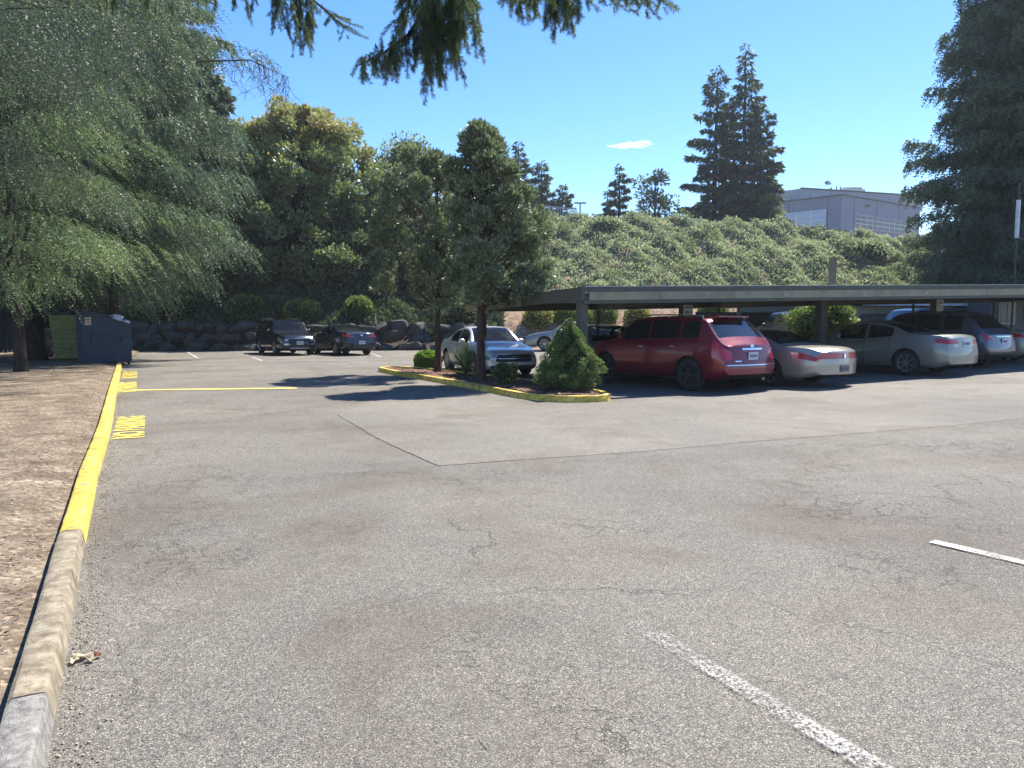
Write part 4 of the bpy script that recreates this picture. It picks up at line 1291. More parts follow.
for wx, wy in ((Wd - .12, .12), (Wd - .12, dp - .12), (.12, dp - .12), (.12, .12)):
    mb = MB()
    mb.lathe([(.0, -.03), (.07, -.03), (.085, -.02), (.085, .02), (.07, .03), (0, .03)], Matrix.Translation((wx, wy, .085)) @ Matrix.Rotation(PI / 2, 4, 'Y'), 16)
    mb.box((wx, wy, .165), (.09, .05, .07)); mb.build('caster', M['tyre'], root, smooth=True)
# bags peeping out of the open low side
for k, (x, y, r_, dark) in enumerate(((Wd * .72, .45, .26, 0), (Wd * .83, .5, .2, 1), (Wd * .90, .3, .15, 0))):
    V, Fc, Nn = lumpy((r_, r_, r_ * .7), 3, .5, 20 + k, 3)
    o = link('trash_bag', np_mesh('trash_bag', V, Fc), M['bag_dark' if dark else 'bag'], None, True)
    c = Matrix.Rotation(ang, 3, 'Z') @ Vector((x, y, zl - (zl - zr) * x / Wd + r_ * .25))
    o.location = (pA.x + c.x, pA.y + c.y, c.z)
    tag(o, ('crumpled white trash bag largest on the open side of the blue dumpster', 'black trash bag between two white ones on the blue dumpster', 'small white trash bag at the low right edge of the blue dumpster')[k], 'trash bag')
# green ribbed dumpster behind
gA = at(55, 355, 28.6); ga = rad(33); gw = 1.25
root = empty('dumpster', (gA.x - .1, gA.y, dz_(gA.x, gA.y) + .05), ga)
tag(root, 'olive green ribbed dumpster partly hidden behind the blue one', 'dumpster')
gh = at(60, 315, 28.6).z - dz_(gA.x, gA.y) - .05
mb = MB(); vs = [(.12, 0, 0), (gw - .1, 0, 0), (gw - .1, 1.1, 0), (.12, 1.1, 0), (-.06, -.08, gh), (gw + .05, -.08, gh), (gw + .05, 1.25, gh), (-.06, 1.25, gh)]
mb.add(vs, [(3, 2, 1, 0), (4, 5, 6, 7), (0, 1, 5, 4), (1, 2, 6, 5), (2, 3, 7, 6), (3, 0, 4, 7)]); mb.build('body', M['dump_green'], root)
mb = MB()
for k in range(9):
    t = (k + .5) / 9
    mb.box((gw / 2 - .02, -.08 * t - .018, gh * t), ((gw - .26) + .28 * t - .08, .10, gh / 9 * .5))
mb.build('rib', M['dump_green'], root)
mb = MB(); mb.beam((-.75, .55, gh - .02), (gw * .5, .55, gh + .12), 1.5, .05); mb.beam((gw * .5, .55, gh + .12), (gw + .35, .55, gh + .28), 1.5, .05); mb.build('lid', M['lid'], root)

# logs / broken rail by the big trunk
for k, (a, b, r_, lab) in enumerate((((42, 332, 31), (56, 329, 31.5), .09, 'upper grey log leaning behind the thick trunked spruce'),
                                     ((40, 344, 31), (57, 342, 31.6), .10, 'lower grey log lying behind the thick trunked spruce'))):
    mb = MB(); p = at(*a); q = at(*b); mb.tube([Vector((0, 0, 0)), (q - p) * .5 + Vector((0, 0, .02)), q - p], [r_, r_ * .9, r_ * .8], 8)
    o = mb.build('log', M['wood_grey'], None, smooth=True); o.location = p; tag(o, lab, 'log', 'grey logs behind the spruce')
p = at(47, 352, 31.2); z0 = dz_(p.x, p.y)
V, Fc, Nn = lumpy((.3, .25, .35), 2, .3, 3); o = link('boulder', np_mesh('boulder', V, Fc), M['rock']); o.location = (p.x, p.y, z0 + .2); tag(o, 'pale boulder propping the grey logs left of the green dumpster', 'boulder')

# dark fence at the left edge
a = at(-60, 350, 31); b = at(17, 350, 33)
root = empty('board_fence', (a.x, a.y, dz_(a.x, a.y)), yaw(b.x - a.x, b.y - a.y)); tag(root, 'dark bluish board fence in the shade at the left edge', 'fence')
L = math.hypot(b.x - a.x, b.y - a.y); mb = MB()
for k in range(int(L / .16)): mb.box((k * .16 + .08, 0, 1.05), (.145, .025, 2.0 + .02 * (k % 3)))
mb.build('boards', M['fence_blue'], root)
mb = MB(); mb.box((L / 2, .04, .4), (L, .05, .09)); mb.box((L / 2, .04, 1.7), (L, .05, .09)); mb.build('rail', M['fence_blue'], root)
for x in (0, L / 2, L - .05):
    mb = MB(); mb.box((x, .08, 1.05), (.09, .09, 2.2)); mb.build('post', M['fence_blue'], root)

# ------------------------------------------------------------------ carport
def zt(s, k): return 2.335 + .0222 * s - .022 * k
S1 = 27.0; KW = 7.2
root = empty('carport', (RO[0], RO[1], 0), math.atan2(RA[1], RA[0]))
tag(root, 'long flat roofed carport sheltering the row of parked cars on the right', 'carport')
# local axes: x along the row, y into the stalls
def lbox(mb, x0, x1, y0, y1, zf0, zf1):
    vs = []
    for zf in (zf0, zf1):
        vs += [(x0, y0, zf(x0, y0)), (x1, y0, zf(x1, y0)), (x1, y1, zf(x1, y1)), (x0, y1, zf(x0, y1))]
    mb.add(vs, [(3, 2, 1, 0), (4, 5, 6, 7), (0, 1, 5, 4), (1, 2, 6, 5), (2, 3, 7, 6), (3, 0, 4, 7)])
mb = MB(); SC0, KC = 2.35, 2.45
poly = [(SC0, .03), (S1, .03), (S1, KW), (.1, KW), (.1, KC)]  # near left corner cut diagonally, shaped to fit the roof's shadow edge
vs = [(x, y, zt(x, y) - .075) for x, y in poly] + [(x, y, zt(x, y) - .035) for x, y in poly]
n = len(poly); mb.add(vs, [tuple(range(n))[::-1], tuple(range(n, 2 * n))] + [(i, (i + 1) % n, n + (i + 1) % n, n + i) for i in range(n)])
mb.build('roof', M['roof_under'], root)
mb = MB(); x = SC0 + .1
while x < S1 - .1:
    lbox(mb, x, x + .05, .05, KW - .05, lambda a, b: zt(a, b) - .033, lambda a, b: zt(a, b) - .012); x += .3
mb.build('roof_ridges', M['roof_metal'], root)
mb = MB(); lbox(mb, 0, S1, -.05, .03, lambda a, b: zt(a, b) - .105, lambda a, b: zt(a, b)); mb.build('flashing', M['dark_paint'], root)
mb = MB(); lbox(mb, .0, S1, -.056, .034, lambda a, b: zt(a, b) + .002, lambda a, b: zt(a, b) + .014); mb.build('drip_edge', M['roof_metal'], root)
x = .12; k = 0
for x0, x1 in ((.12, 1.9), (1.9, 5.4), (5.4, 9.3), (9.3, 14.2), (14.2, 19.2), (19.2, 24), (24, S1)):
    mb = MB(); lbox(mb, x0 + .004, x1 - .004, -.035, .01, lambda a, b: zt(a, b) - .285, lambda a, b: zt(a, b) - .107); mb.build('fascia_board', M['board'], root)
mb = MB(); lbox(mb, 0, S1, -.02, .10, lambda a, b: zt(a, b) - .36, lambda a, b: zt(a, b) - .287); mb.build('front_beam', M['dark_paint'], root)
mb = MB(); lbox(mb, -.10, .0, -.05, 3.1, lambda a, b: zt(a, b) - .28, lambda a, b: zt(a, b)); mb.build('end_beam', M['dark_paint'], root)
mb = MB(); lbox(mb, -.08, .0, 3.105, KW + .1, lambda a, b: zt(a, b) - .28, lambda a, b: zt(a, b) - .05); mb.build('end_board', M['board'], root)
mb = MB(); lbox(mb, -.09, .1, 3.105, KW + .12, lambda a, b: zt(a, b) - .048, lambda a, b: zt(a, b)); mb.build('end_flashing', M['dark_paint'], root)
mb = MB(); lbox(mb, .1, S1, KW - .1, KW, lambda a, b: zt(a, b) - .30, lambda a, b: zt(a, b) - .078); mb.build('rear_beam', M['dark_paint'], root)
def local_ground(s, k):
    x, y = row(s, k); return gz(x, y)
def post(s, k, w, mat, d=None, top=.36, name='post'):
    mb = MB(); g = local_ground(s, k); t = zt(s, k) - top - .002
    mb.box((s, k, (g + t) / 2 - .05), (w, d or w, t - g + .1)); mb.box((s, k, g + .06), (w + .06, (d or w) + .06, .12)); return mb.build(name, mat, root)
post(.47, .95, .20, M['post'], top=.15)
for s in (4.45, 9.3, 14.15, 19.0, 23.9):
    post(s, 2.5, .24, M['post'], top=.16)
    mb = MB(); lbox(mb, s - .06, s + .06, .105, KW - .105, lambda a, b: zt(a, b) - .27, lambda a, b: zt(a, b) - .079); mb.build('cross_beam', M['dark_paint'], root)
for s in (.5, 4.45, 9.3, 14.15, 19.0, 23.9): post(s, KW - .05, .07, M['dark_metal'], top=.305, name='rear_post')
# stall numbers painted on the fascia
for s, t in ((3.19, '17'), (5.53, '16'), (8.1, '15'), (10.37, '14'), (12.68, '13')):
    me = text_mesh(t, .17, .002)
    o = link('stall_number', me, M['number'], root); o.location = (s - .08, -.040, zt(s, 0) - .255); o.rotation_euler = (PI / 2, 0, 0)
# signs screwed to two of the posts
def post_sign(s, k, zc, w, h, lab, arrow):
    x, y = row(s, k - .14)
    r = empty('parking_sign', (x, y, zc), math.atan2(RA[1], RA[0])); tag(r, lab, 'sign')
    mb = MB(); mb.box((0, 0, 0), (w, .012, h)); mb.build('panel', M['sign_white'], r)
    mb = MB()
    if arrow:
        mb.box((.03, -.009, .0), (w * .5, .004, .03)); mb.add([(-w * .38, -.010, 0), (-w * .12, -.010, .05), (-w * .12, -.010, -.05)], [(0, 2, 1)])
        mb.box((0, -.009, h * .34), (w * .8, .004, .03)); mb.box((0, -.009, -h * .30), (w * .8, .004, .02)); mb.box((0, -.009, -h * .42), (w * .6, .004, .02))
    else:
        M4 = Matrix.Translation((-w * .22, -.009, h * .2)) @ Matrix.Rotation(PI / 2, 4, 'X')
        mb.lathe([(.035, -.002), (.06, -.002), (.06, .002), (.035, .002), (.035, -.002)], M4, 18)
        mb.box((w * .18, -.009, h * .2), (w * .4, .004, .035))
        for j in (-1, 0, 1): mb.box((j * w * .26, -.009, -h * .12), (w * .17, .004, .03))
        mb.box((0, -.009, -h * .32), (w * .75, .004, .02))
    mb.build('print', M['sign_dark'], r)
g0 = zt(4.45, 2.5)
post_sign(4.45, 2.5, at(682, 312, 18).z + .02, .30, .36, 'grey parking sign with an arrow on the carport post behind the red crossover', True)
post_sign(14.15, 2.5, at(939, 306, 23.5).z + .03, .30, .34, 'pale parking sign with a round symbol on the post above the dark wagon', False)

# ------------------------------------------------------------------ garages and second carport behind
def garage(loc, rz, n, bay, lab, hgt=2.5, dep=5.5):
    root = empty('garage_row', loc, rz); tag(root, lab, 'garage'); L = n * bay
    mb = MB(); mb.box((L / 2, dep / 2 + .15, hgt / 2), (L, dep, hgt)); mb.build('wall', M['garage_wall'], root)
    mb = MB(); mb.beam((-.3, dep / 2 - .15, hgt + .07), (L + .3, dep / 2 - .15, hgt + .07), dep + 1.4, .12); mb.build('roof', M['roof_metal'], root)
    mb = MB(); mb.box((L / 2, .02, hgt - .22), (L, .22, .34)); mb.build('header', M['garage_trim'], root)
    mb = MB(); mb.box((L / 2, -dep * .5 + 1.85, hgt + .03), (L + .5, .10, .11)); mb.build('lit_roof_edge', M['white_pole'], root)  # white strip added to stand in for the sunlit roof edge
    for k in range(n):
        x0 = k * bay
        mb = MB()
        mb.box((x0 + .09, .05, hgt / 2 - .2), (.18, .16, hgt - .42))
        # rounded bracket corners of the opening
        for sx in (1, -1):
            xx = x0 + .18 if sx > 0 else x0 + bay
            vs = [(xx, -.03, hgt - .39)] + [(xx + sx * .28 * (1 - math.cos(t)), -.03, hgt - .39 - .28 * (1 - math.sin(t))) for t in np.linspace(PI / 2, 0, 6)]
            vs2 = [(a, .1, c) for a, b, c in vs]; m_ = len(vs)
            mb.add(vs + vs2, [tuple(range(m_)), tuple(range(m_, 2 * m_))[::-1]] + [(i, (i + 1) % m_, m_ + (i + 1) % m_, m_ + i) for i in range(m_)])
        mb.build('pier', M['garage_trim'], root)
        mb = MB()
        for j in range(4): mb.box((x0 + .18 + (bay - .18) / 2, .12, .27 + j * .52), (bay - .2, .06, .50))
        mb.build('door', M['garage_door'], root)
    return root
q = at(853, 350, 34.0); zq = gz(q.x, q.y)
garage((q.x, q.y, zq), rad(12), 4, 2.35, 'grey garage row with rounded bay openings behind the sedan', at(856, 303, 34).z - zq - .1)
# second carport, dark, further back
q1 = at(735, 350, 37); q2 = at(850, 350, 37.5)
root = empty('carport', (q1.x, q1.y, gz(q1.x, q1.y)), yaw(q2.x - q1.x, .8)); tag(root, 'second dark carport further back seen under the first roof', 'carport')
L = 6.6; ht = at(760, 303, 37).z - gz(q1.x, q1.y)
mb = MB(); mb.box((L / 2, 2.5, ht - .1), (L, 6, .12)); mb.build('roof', M['roof_metal'], root)
mb = MB(); mb.box((L / 2, -.48, ht - .32), (L, .06, .3)); mb.build('fascia_board', M['dark_paint'], root)
mb = MB(); mb.box((L / 2, 5.3, ht / 2 - .2), (L, .1, ht - .35)); mb.build('rear_wall', M['fence_blue'], root)
for x in (.15, L / 2, L - .15):
    mb = MB(); mb.box((x, 0, ht / 2 - .1), (.16, .16, ht - .22)); mb.build('post', M['post'], root)
# blue grey wall with dark openings at the right end behind the cars
q = at(988, 350, 33); zq = gz(q.x, q.y)
root = empty('apartment_building', (q.x, q.y, zq), rad(14)); tag(root, 'grey building end with dark windows at the far right behind the wagon', 'building')
mb = MB(); mb.box((4, 3, 1.2), (8, 6, 2.4)); mb.build('wall', M['garage_door'], root)
mb = MB(); mb.box((4, 2.6, 2.47), (8.6, 7, .12)); mb.build('roof', M['roof_metal'], root)
for x in (.9, 2.3, 3.7):
    mb = MB(); mb.box((x, -.02, 1.5), (.9, .06, 1.0)); w = mb.build('window', M['frame'], root)
    mb = MB(); mb.box((x, -.055, 1.5), (.76, .02, .86)); mb.build('pane', M['win_dark'], w)
    mb = MB(); mb.box((x, -.075, 1.5), (.03, .02, .86)); mb.build('mullion', M['frame'], w)

# wooden post and pale pole standing behind the carport
p = at(830, 340, 38); t = at(830, 262, 38); mb = MB()
mb.box((0, 0, (t.z - .2) / 2), (.28, .28, t.z)); mb.box((0, 0, t.z - .11), (.34, .34, .06))
o = mb.build('wooden_post', M['wood_grey']); o.location = (p.x, p.y, .3); tag(o, 'thick brown wooden post rising behind the carport before the ivy bank', 'post')
p = at(1013, 300, 31); zb_ = gz(p.x, p.y); t1 = at(1013, 200, 31).z; t2 = at(1013, 238, 31).z; t0 = at(1013, 183, 31).z
root = empty('light_pole', (p.x, p.y, zb_)); tag(root, 'slim pole with a white sleeve in front of the huge dark fir', 'pole')
mb = MB(); mb.tube([(0, 0, -.1), (0, 0, t0 - zb_)], .035, 8); mb.build('pole', M['dark_metal'], root, smooth=True)
mb = MB(); mb.tube([(0, 0, t2 - zb_), (0, 0, t1 - zb_)], .085, 10); mb.build('sleeve', M['white_pole'], root, smooth=True)
mb = MB(); mb.beam((0, 0, t2 - zb_), (2.2, .6, t2 - zb_ + .02), .05, .05); mb.build('arm', M['dark_metal'], root)

# ------------------------------------------------------------------ skyline: office, fence, lamp
def office():
    C0 = at(842, 195, 110); z1 = C0.z; zb = 7.0
    root = empty('office_building', (C0.x, C0.y, zb)); tag(root, 'grey two tier office building with ribbon windows on the hill top', 'building')
    hh = z1 - zb; l = Vector((-.70, .714, 0)); r = Vector((.82, .57, 0)); Ll, Lr = 15.0, 22.5
    A = l * Ll; B = r * Lr; Cc = A + B
    def wallbox(name, P, d, Ln, z0, z1_, mat, out, th=.25):
        mb = MB(); o_ = out * .0
        mb.beam(P + Vector((0, 0, (z0 + z1_) / 2)), P + d * Ln + Vector((0, 0, (z0 + z1_) / 2)), th, z1_ - z0); return mb.build(name, mat, root)
    nl = Vector((-.714, -.70, 0)); nr = Vector((.57, -.82, 0))
    mb = MB(); mb.add([(0, 0, 0), tuple(A), tuple(A + Vector((0, 0, hh))), (0, 0, hh)], [(0, 1, 2, 3)]); mb.build('left_wall', M['wall_shaded'], root)
    mb = MB(); mb.add([(0, 0, 0), tuple(B), tuple(B + Vector((0, 0, hh))), (0, 0, hh)], [(3, 2, 1, 0)]); mb.build('right_wall', M['wall_light'], root)
    mb = MB(); mb.add([tuple(A), tuple(Cc), tuple(Cc + Vector((0, 0, hh))), tuple(A + Vector((0, 0, hh)))], [(0, 1, 2, 3)]); mb.add([tuple(B), tuple(Cc), tuple(Cc + Vector((0, 0, hh))), tuple(B + Vector((0, 0, hh)))], [(3, 2, 1, 0)]); mb.build('rear_wall', M['wall_shaded'], root)
    mb = MB(); mb.add([(0, 0, hh - .05), tuple(A + Vector((0, 0, hh - .05))), tuple(Cc + Vector((0, 0, hh - .05))), tuple(B + Vector((0, 0, hh - .05)))], [(3, 2, 1, 0)]); mb.build('roof', M['coping'], root)
    mb = MB(); up = Vector((0, 0, hh + .06))
    mb.beam(up + nl * .06 - l * .1, A + up + nl * .06, .32, .14); mb.beam(up + nr * .06, B + up + nr * .06, .32, .141); mb.build('coping', M['coping'], root)
    def ribbon(P, d, nrm, u0, u1, z0, z1_, nc, nrw, gm, fm):
        w = (u1 - u0)
        mb = MB(); c0 = P + d * u0 + nrm * .06; c1 = P + d * u1 + nrm * .06; zc = (z0 + z1_) / 2
        mb.beam(c0 + Vector((0, 0, zc)), c1 + Vector((0, 0, zc)), .10, z1_ - z0); win = mb.build('window', fm, root)
        mb = MB()
        for i in range(nc):
            for j in range(nrw):
                a = u0 + w * (i + .06) / nc; b = u0 + w * (i + .94) / nc; hz0 = z0 + (z1_ - z0) * (j + .09) / nrw; hz1_ = z0 + (z1_ - z0) * (j + .91) / nrw
                p0 = P + d * a + nrm * .125; p1 = P + d * b + nrm * .125
                mb.beam(p0 + Vector((0, 0, (hz0 + hz1_) / 2)), p1 + Vector((0, 0, (hz0 + hz1_) / 2)), .02, hz1_ - hz0)
        mb.build('panes', gm, win)
    k = 110 / F
    ribbon(Vector((0, 0, 0)), l, nl, 2.2, 13.6, hh - 28 * k, hh - 12 * k, 5, 3, M['win_sky'], M['frame'])
    ribbon(Vector((0, 0, 0)), r, nr, 3.6, 21.0, hh - 30 * k, hh - 16.5 * k, 11, 3, M['win_dark'], M['frame'])
    # seams of the wall panels
    mb = MB()
    for P, d, nrm, us in ((Vector((0, 0, 0)), l, nl, (2.0, 8.0)), (Vector((0, 0, 0)), r, nr, (3.3, 9.5, 16))):
        for u in us: mb.beam(P + d * u + nrm * .015 + Vector((0, 0, .2)), P + d * u + nrm * .015 + Vector((0, 0, hh - .2)), .05, .05, up=(nrm.x, nrm.y, 0))
    mb.build('panel_seams', M['coping'], root)
    for P, d, nrm, u, z_ in ((Vector((0, 0, 0)), l, nl, 9.5, hh - 1.2), (Vector((0, 0, 0)), r, nr, 6.6, hh - 1.0)):
        mb = MB(); q = P + d * u + nrm * .2; mb.box((q.x, q.y, z_), (.5, .3, .28)); mb.build('wall_light', M['coping'], root)
    # upper tier set back
    U0 = l * 7.5 + r * 4.5
    mb = MB(); h2 = 2.5
    a = U0 + l * 1.5; b = U0 + r * 22 - l * 6
    fr = [a, b, b + l * 9 , a + l * 9]
    vs = [tuple(v + Vector((0, 0, hh))) for v in fr] + [tuple(v + Vector((0, 0, hh + h2 + 0))) for v in fr]
    mb.add(vs, [(0, 1, 5, 4), (1, 2, 6, 5), (2, 3, 7, 6), (3, 0, 4, 7), (4, 5, 6, 7)]); mb.build('upper_storey', M['wall_white'], root)
    mb = MB(); mb.beam(a + Vector((0, 0, hh + h2 + .08)), b + Vector((0, 0, hh + h2 + .08)), .4, .16); mb.build('upper_coping', M['coping'], root)
    for u, sz in ((.55, (3.0, 1.6, 1.1)), (.62, (1.4, 1.2, .9))):
        c = a.lerp(b, u) + l * 3; mb = MB(); mb.box((c.x, c.y, hh + h2 + sz[2] / 2 + .1), sz, bev=.05); mb.box((c.x, c.y, hh + h2 + sz[2] + .14), (sz[0] * .5, sz[1] * .5, .12)); mb.build('rooftop_unit', M['roof_metal'], root)
    for u in (.38, .41):
        c = a.lerp(b, u) + l * 2; mb = MB(); mb.tube([(c.x, c.y, hh + h2), (c.x, c.y, hh + h2 + 1.1)], .09, 6); mb.build('vent_pipe', M['coping'], root)
    mb = MB()
    for j in range(7):
        q = r * (2 + 3 * j) + l * .6; mb.tube([(q.x, q.y, hh), (q.x, q.y, hh + 1)], .03, 4)
    for j in range(5):
        q = l * (2 + 3 * j) + r * .6; mb.tube([(q.x, q.y, hh), (q.x, q.y, hh + 1)], .03, 4)
    mb.build('roof_railing', M['coping'], root)
office()
# dark low wall in front of the office
a = at(776, 229, 96); b = at(845, 236, 92); mb = MB(); mb.beam((0, 0, -.9), tuple(b - a + Vector((0, 0, -.9))), .3, 3.2)
o = mb.build('low_wall', M['coping']); o.location = a; tag(o, 'dark low wall along the hill top in front of the office', 'wall')
# grey metal fence above the ivy
a = at(536, 205, 64); b = at(576, 209, 66)
root = empty('metal_fence', a); tag(root, 'grey metal fence panel standing on the hill top', 'fence'); d = b - a
mb = MB()
mb.beam((0, 0, 0), tuple(d), .08, .10); mb.beam((0, 0, -1.05), tuple(d + Vector((0, 0, -1.05))), .08, .10); mb.build('rail', M['steel'], root)
mb = MB()
for k in range(24):
    q = d * (k / 23); mb.box((q.x, q.y, q.z - .55), (.05, .04, 1.1))
mb.build('bars', M['steel'], root)
for k in (0, .33, .66, 1):
    q = d * k; mb = MB(); mb.box((q.x, q.y, q.z - .9), (.1, .1, 2.0)); mb.build('post', M['steel'], root)
# lamp post on the hill
p = at(580, 222, 66); t = at(580, 203, 66)
root = empty('street_lamp', (p.x, p.y, p.z - 1)); tag(root, 'small street lamp with flat double head on the hill top', 'street lamp')
hh = t.z - p.z + 1
mb = MB(); mb.tube([(0, 0, 0), (0, 0, hh)], .06, 6); mb.build('pole', M['dark_metal'], root)
mb = MB(); mb.box((-.28, 0, hh), (.5, .2, .1)); mb.box((.28, 0, hh), (.5, .2, .1)); mb.build('lamp_head', M['dark_metal'], root)
# white building glimpsed behind the firs
p = at(742, 224, 100)
root = empty('white_building', (p.x - 1, p.y, p.z - 3)); tag(root, 'white building glimpsed between the fir trunks on the skyline', 'building')
mb = MB(); mb.box((1.2, 1, 2.7), (5, 3, 5.4)); mb.build('wall', M['wall_white'], root)
for z in (3.6, 4.5):
    mb = MB(); mb.box((1.2, -.53, z), (3.8, .06, .5)); mb.build('window', M['win_sky'], root)

# fallen leaves by the kerb
def leaf(px, py, L, rz, seed, lab, mat='dryleaf'):
    p = G(px, py); rr = random.Random(seed); n = 11
    pts = []
    for k in range(n * 2):
        a = PI * k / n; r_ = L * (.5 + .5 * abs(math.cos(a * 2.5))) * rr.uniform(.75, 1.1)
        pts.append((r_ * math.cos(a) * 1.25, r_ * math.sin(a) * .7, .006 + .022 * abs(math.sin(a * 1.5 + seed)) * (r_ / L)))
    mb = MB(); mb.add([(0, 0, .008)] + pts, [(0, i + 1, (i + 1) % (2 * n) + 1) for i in range(2 * n)])
    mb.tube([(L * .9, 0, .012), (L * 1.6, L * .15, .01)], .0016, 4)
    o = mb.build('fallen_leaf', M[mat]); o.location = (p.x, p.y, p.z + .004); o.rotation_euler = (0, 0, rz); tag(o, lab, 'leaf', 'fallen leaves at the kerb foot')
M['leaf_pale'] = leaf_mat('dry_leaf_pale', [(.34, .26, .18), (.42, .35, .26)], .7, .2, big=9)
M['leaf_red'] = leaf_mat('dry_leaf_red', [(.10, .035, .018), (.17, .07, .035)], .7, .2, big=9)
leaf(82, 659, .045, .3, 1, 'biggest pale curled leaf on the asphalt beside the kerb', 'leaf_pale')
leaf(75, 663, .032, 1.9, 2, 'small pale leaf touching the kerb foot', 'leaf_pale')
leaf(91, 662, .028, 2.7, 3, 'small pale leaf right of the biggest curled leaf', 'leaf_pale')
leaf(98, 658, .026, 4.0, 4, 'reddish brown leaf at the right end of the leaf cluster', 'leaf_red')
# bark scraps and twigs on the dirt, grit along the kerb foot
mb = MB(); rr = random.Random(71)
for k in range(2600):
    y = 2.0 + 20 * rr.random() ** 1.7; w = .24 + 5.5 * rr.random() ** 1.2; x = kerb_pt(y) - w
    zc = .108 + .05 * MN.noise(Vector((x * .35, y * .35, 0))) * min(1, w) + .018 * MN.noise(Vector((x * 2.5, y * 2.5, 3))) * min(1, w * 3) + .02 * max(0, w - 3) * (1 if y > 15 else .5)
    mb.box((x, y, zc), (rr.uniform(.012, .045), rr.uniform(.004, .012), .005), rr.random() * 6, rr.uniform(-.4, .4), rr.uniform(-.4, .4))
o = mb.build('bark_scraps', plain('bark_scrap', (.27, .20, .14), .9, var=.7, scale=25)); tag(o, kind='stuff')
mb = MB()
for k in range(1700):
    y = 2.0 + 22 * rr.random() ** 1.5; w = abs(rr.gauss(0, .09)); x = kerb_pt(y) + .012 + w; s = rr.uniform(.002, .007)
    mb.box((x, y, s * .5 + gz(x, y)), (s * 1.6, s, s), rr.random() * 3, rr.random(), rr.random())
for k in range(0):
    p_ = G(rr.uniform(60, 1020), 768 - 330 * rr.random() ** .6); s = rr.uniform(.003, .010)
    mb.box((p_.x, p_.y, p_.z + s * .4), (s * 1.5, s, s * .8), rr.random() * 3, rr.random(), rr.random())
o = mb.build('grit', plain('grit', (.26, .22, .17), .9, var=.7, scale=40)); tag(o, kind='stuff')
p = G(484, 745)
mb = MB(); mb.tube([(-.02, .035, .006), (0, 0, .009), (.015, -.03, .006)], .0018, 4); o = mb.build('twig', M['leaf_pale']); o.location = p; tag(o, 'tiny pale twig on the open asphalt near the bottom of the picture', 'twig')
# ------------------------------------------------------------------ cars
def car_paint(name, col, metal=.35, rough=.3):
    m, nt, b = new_mat(name)
    n = noise(nt, coords(nt), 3.0, 5, .6)
    nt.links.new(ramp(nt, n, [(.3, tuple(c * .88 for c in col)), (.7, col)]), b.inputs['Base Color'])
    setin(b, Roughness=rough, Metallic=metal)
    b.inputs['Coat Weight'].default_value = .8; b.inputs['Coat Roughness'].default_value = .06
    nt.links.new(mth(nt, 'ADD', mth(nt, 'MULTIPLY', noise(nt, coords(nt), 9, 5), .15), rough - .06), b.inputs['Roughness'])
    return m
def glass_mat():
    m, nt, b = new_mat('car_glass')
    b.inputs['Base Color'].default_value = (.012, .016, .018, 1); setin(b, Roughness=.03); b.inputs['Specular IOR Level'].default_value = .7
    t = N(nt, 'ShaderNodeBsdfTransparent'); t.inputs[0].default_value = (.55, .62, .60, 1)
    ms = N(nt, 'ShaderNodeMixShader'); ms.inputs[0].default_value = .55
    nt.links.new(b.outputs[0], ms.inputs[1]); nt.links.new(t.outputs[0], ms.inputs[2])
    nt.links.new(ms.outputs[0], nt.nodes['Material Output'].inputs['Surface'])
    return m
M['car_glass'] = glass_mat()
M['glass_tint'] = glass_flat('car_glass_tinted', (.008, .010, .012), .04)
M['trim'] = plain('car_trim_black', (.02, .021, .022), .6, var=.2)
M['cladding'] = plain('car_cladding_grey', (.06, .062, .064), .7, var=.2)
M['chrome'] = plain('chrome', (.75, .76, .78), .18, metal=1.0, var=.03)
M['rim'] = plain('alloy_rim', (.42, .43, .44), .35, metal=.8, var=.1)
M['rim_dark'] = plain('alloy_rim_dark', (.08, .085, .09), .4, metal=.7, var=.1)
M['tail'] = plain('tail_lamp_red', (.42, .012, .015), .15, var=.2, coat=1)
M['tail_clear'] = plain('tail_lamp_clear', (.6, .45, .45), .15, var=.2, coat=1)
M['head'] = plain('head_lamp', (.35, .37, .40), .12, metal=.5, var=.2, coat=1)
M['plate'] = plain('license_plate', (.58, .60, .62), .5, var=.1, scale=30)
M['plate_mark'] = plain('plate_mark', (.07, .09, .22), .5)
M['seat'] = plain('car_seat', (.05, .048, .045), .8)
M['seat_tan'] = plain('car_seat_tan', (.25, .20, .15), .8)

def smooth_interp(x, keys):
    """monotone cubic through (x, y) keys"""
    X = np.array([k[0] for k in keys], float); Y = np.array([k[1] for k in keys], float)
    d = np.diff(Y) / np.diff(X); m = np.zeros(len(X)); m[0] = d[0]; m[-1] = d[-1]
    for i in range(1, len(X) - 1):
        m[i] = 0 if d[i - 1] * d[i] <= 0 else 2 * d[i - 1] * d[i] / (d[i - 1] + d[i])
    x = np.clip(x, X[0], X[-1]); i = np.clip(np.searchsorted(X, x) - 1, 0, len(X) - 2)
    h = X[i + 1] - X[i]; t = (x - X[i]) / h
    return (2 * t**3 - 3 * t**2 + 1) * Y[i] + (t**3 - 2 * t**2 + t) * h * m[i] + (-2 * t**3 + 3 * t**2) * Y[i + 1] + (t**3 - t**2) * h * m[i + 1]

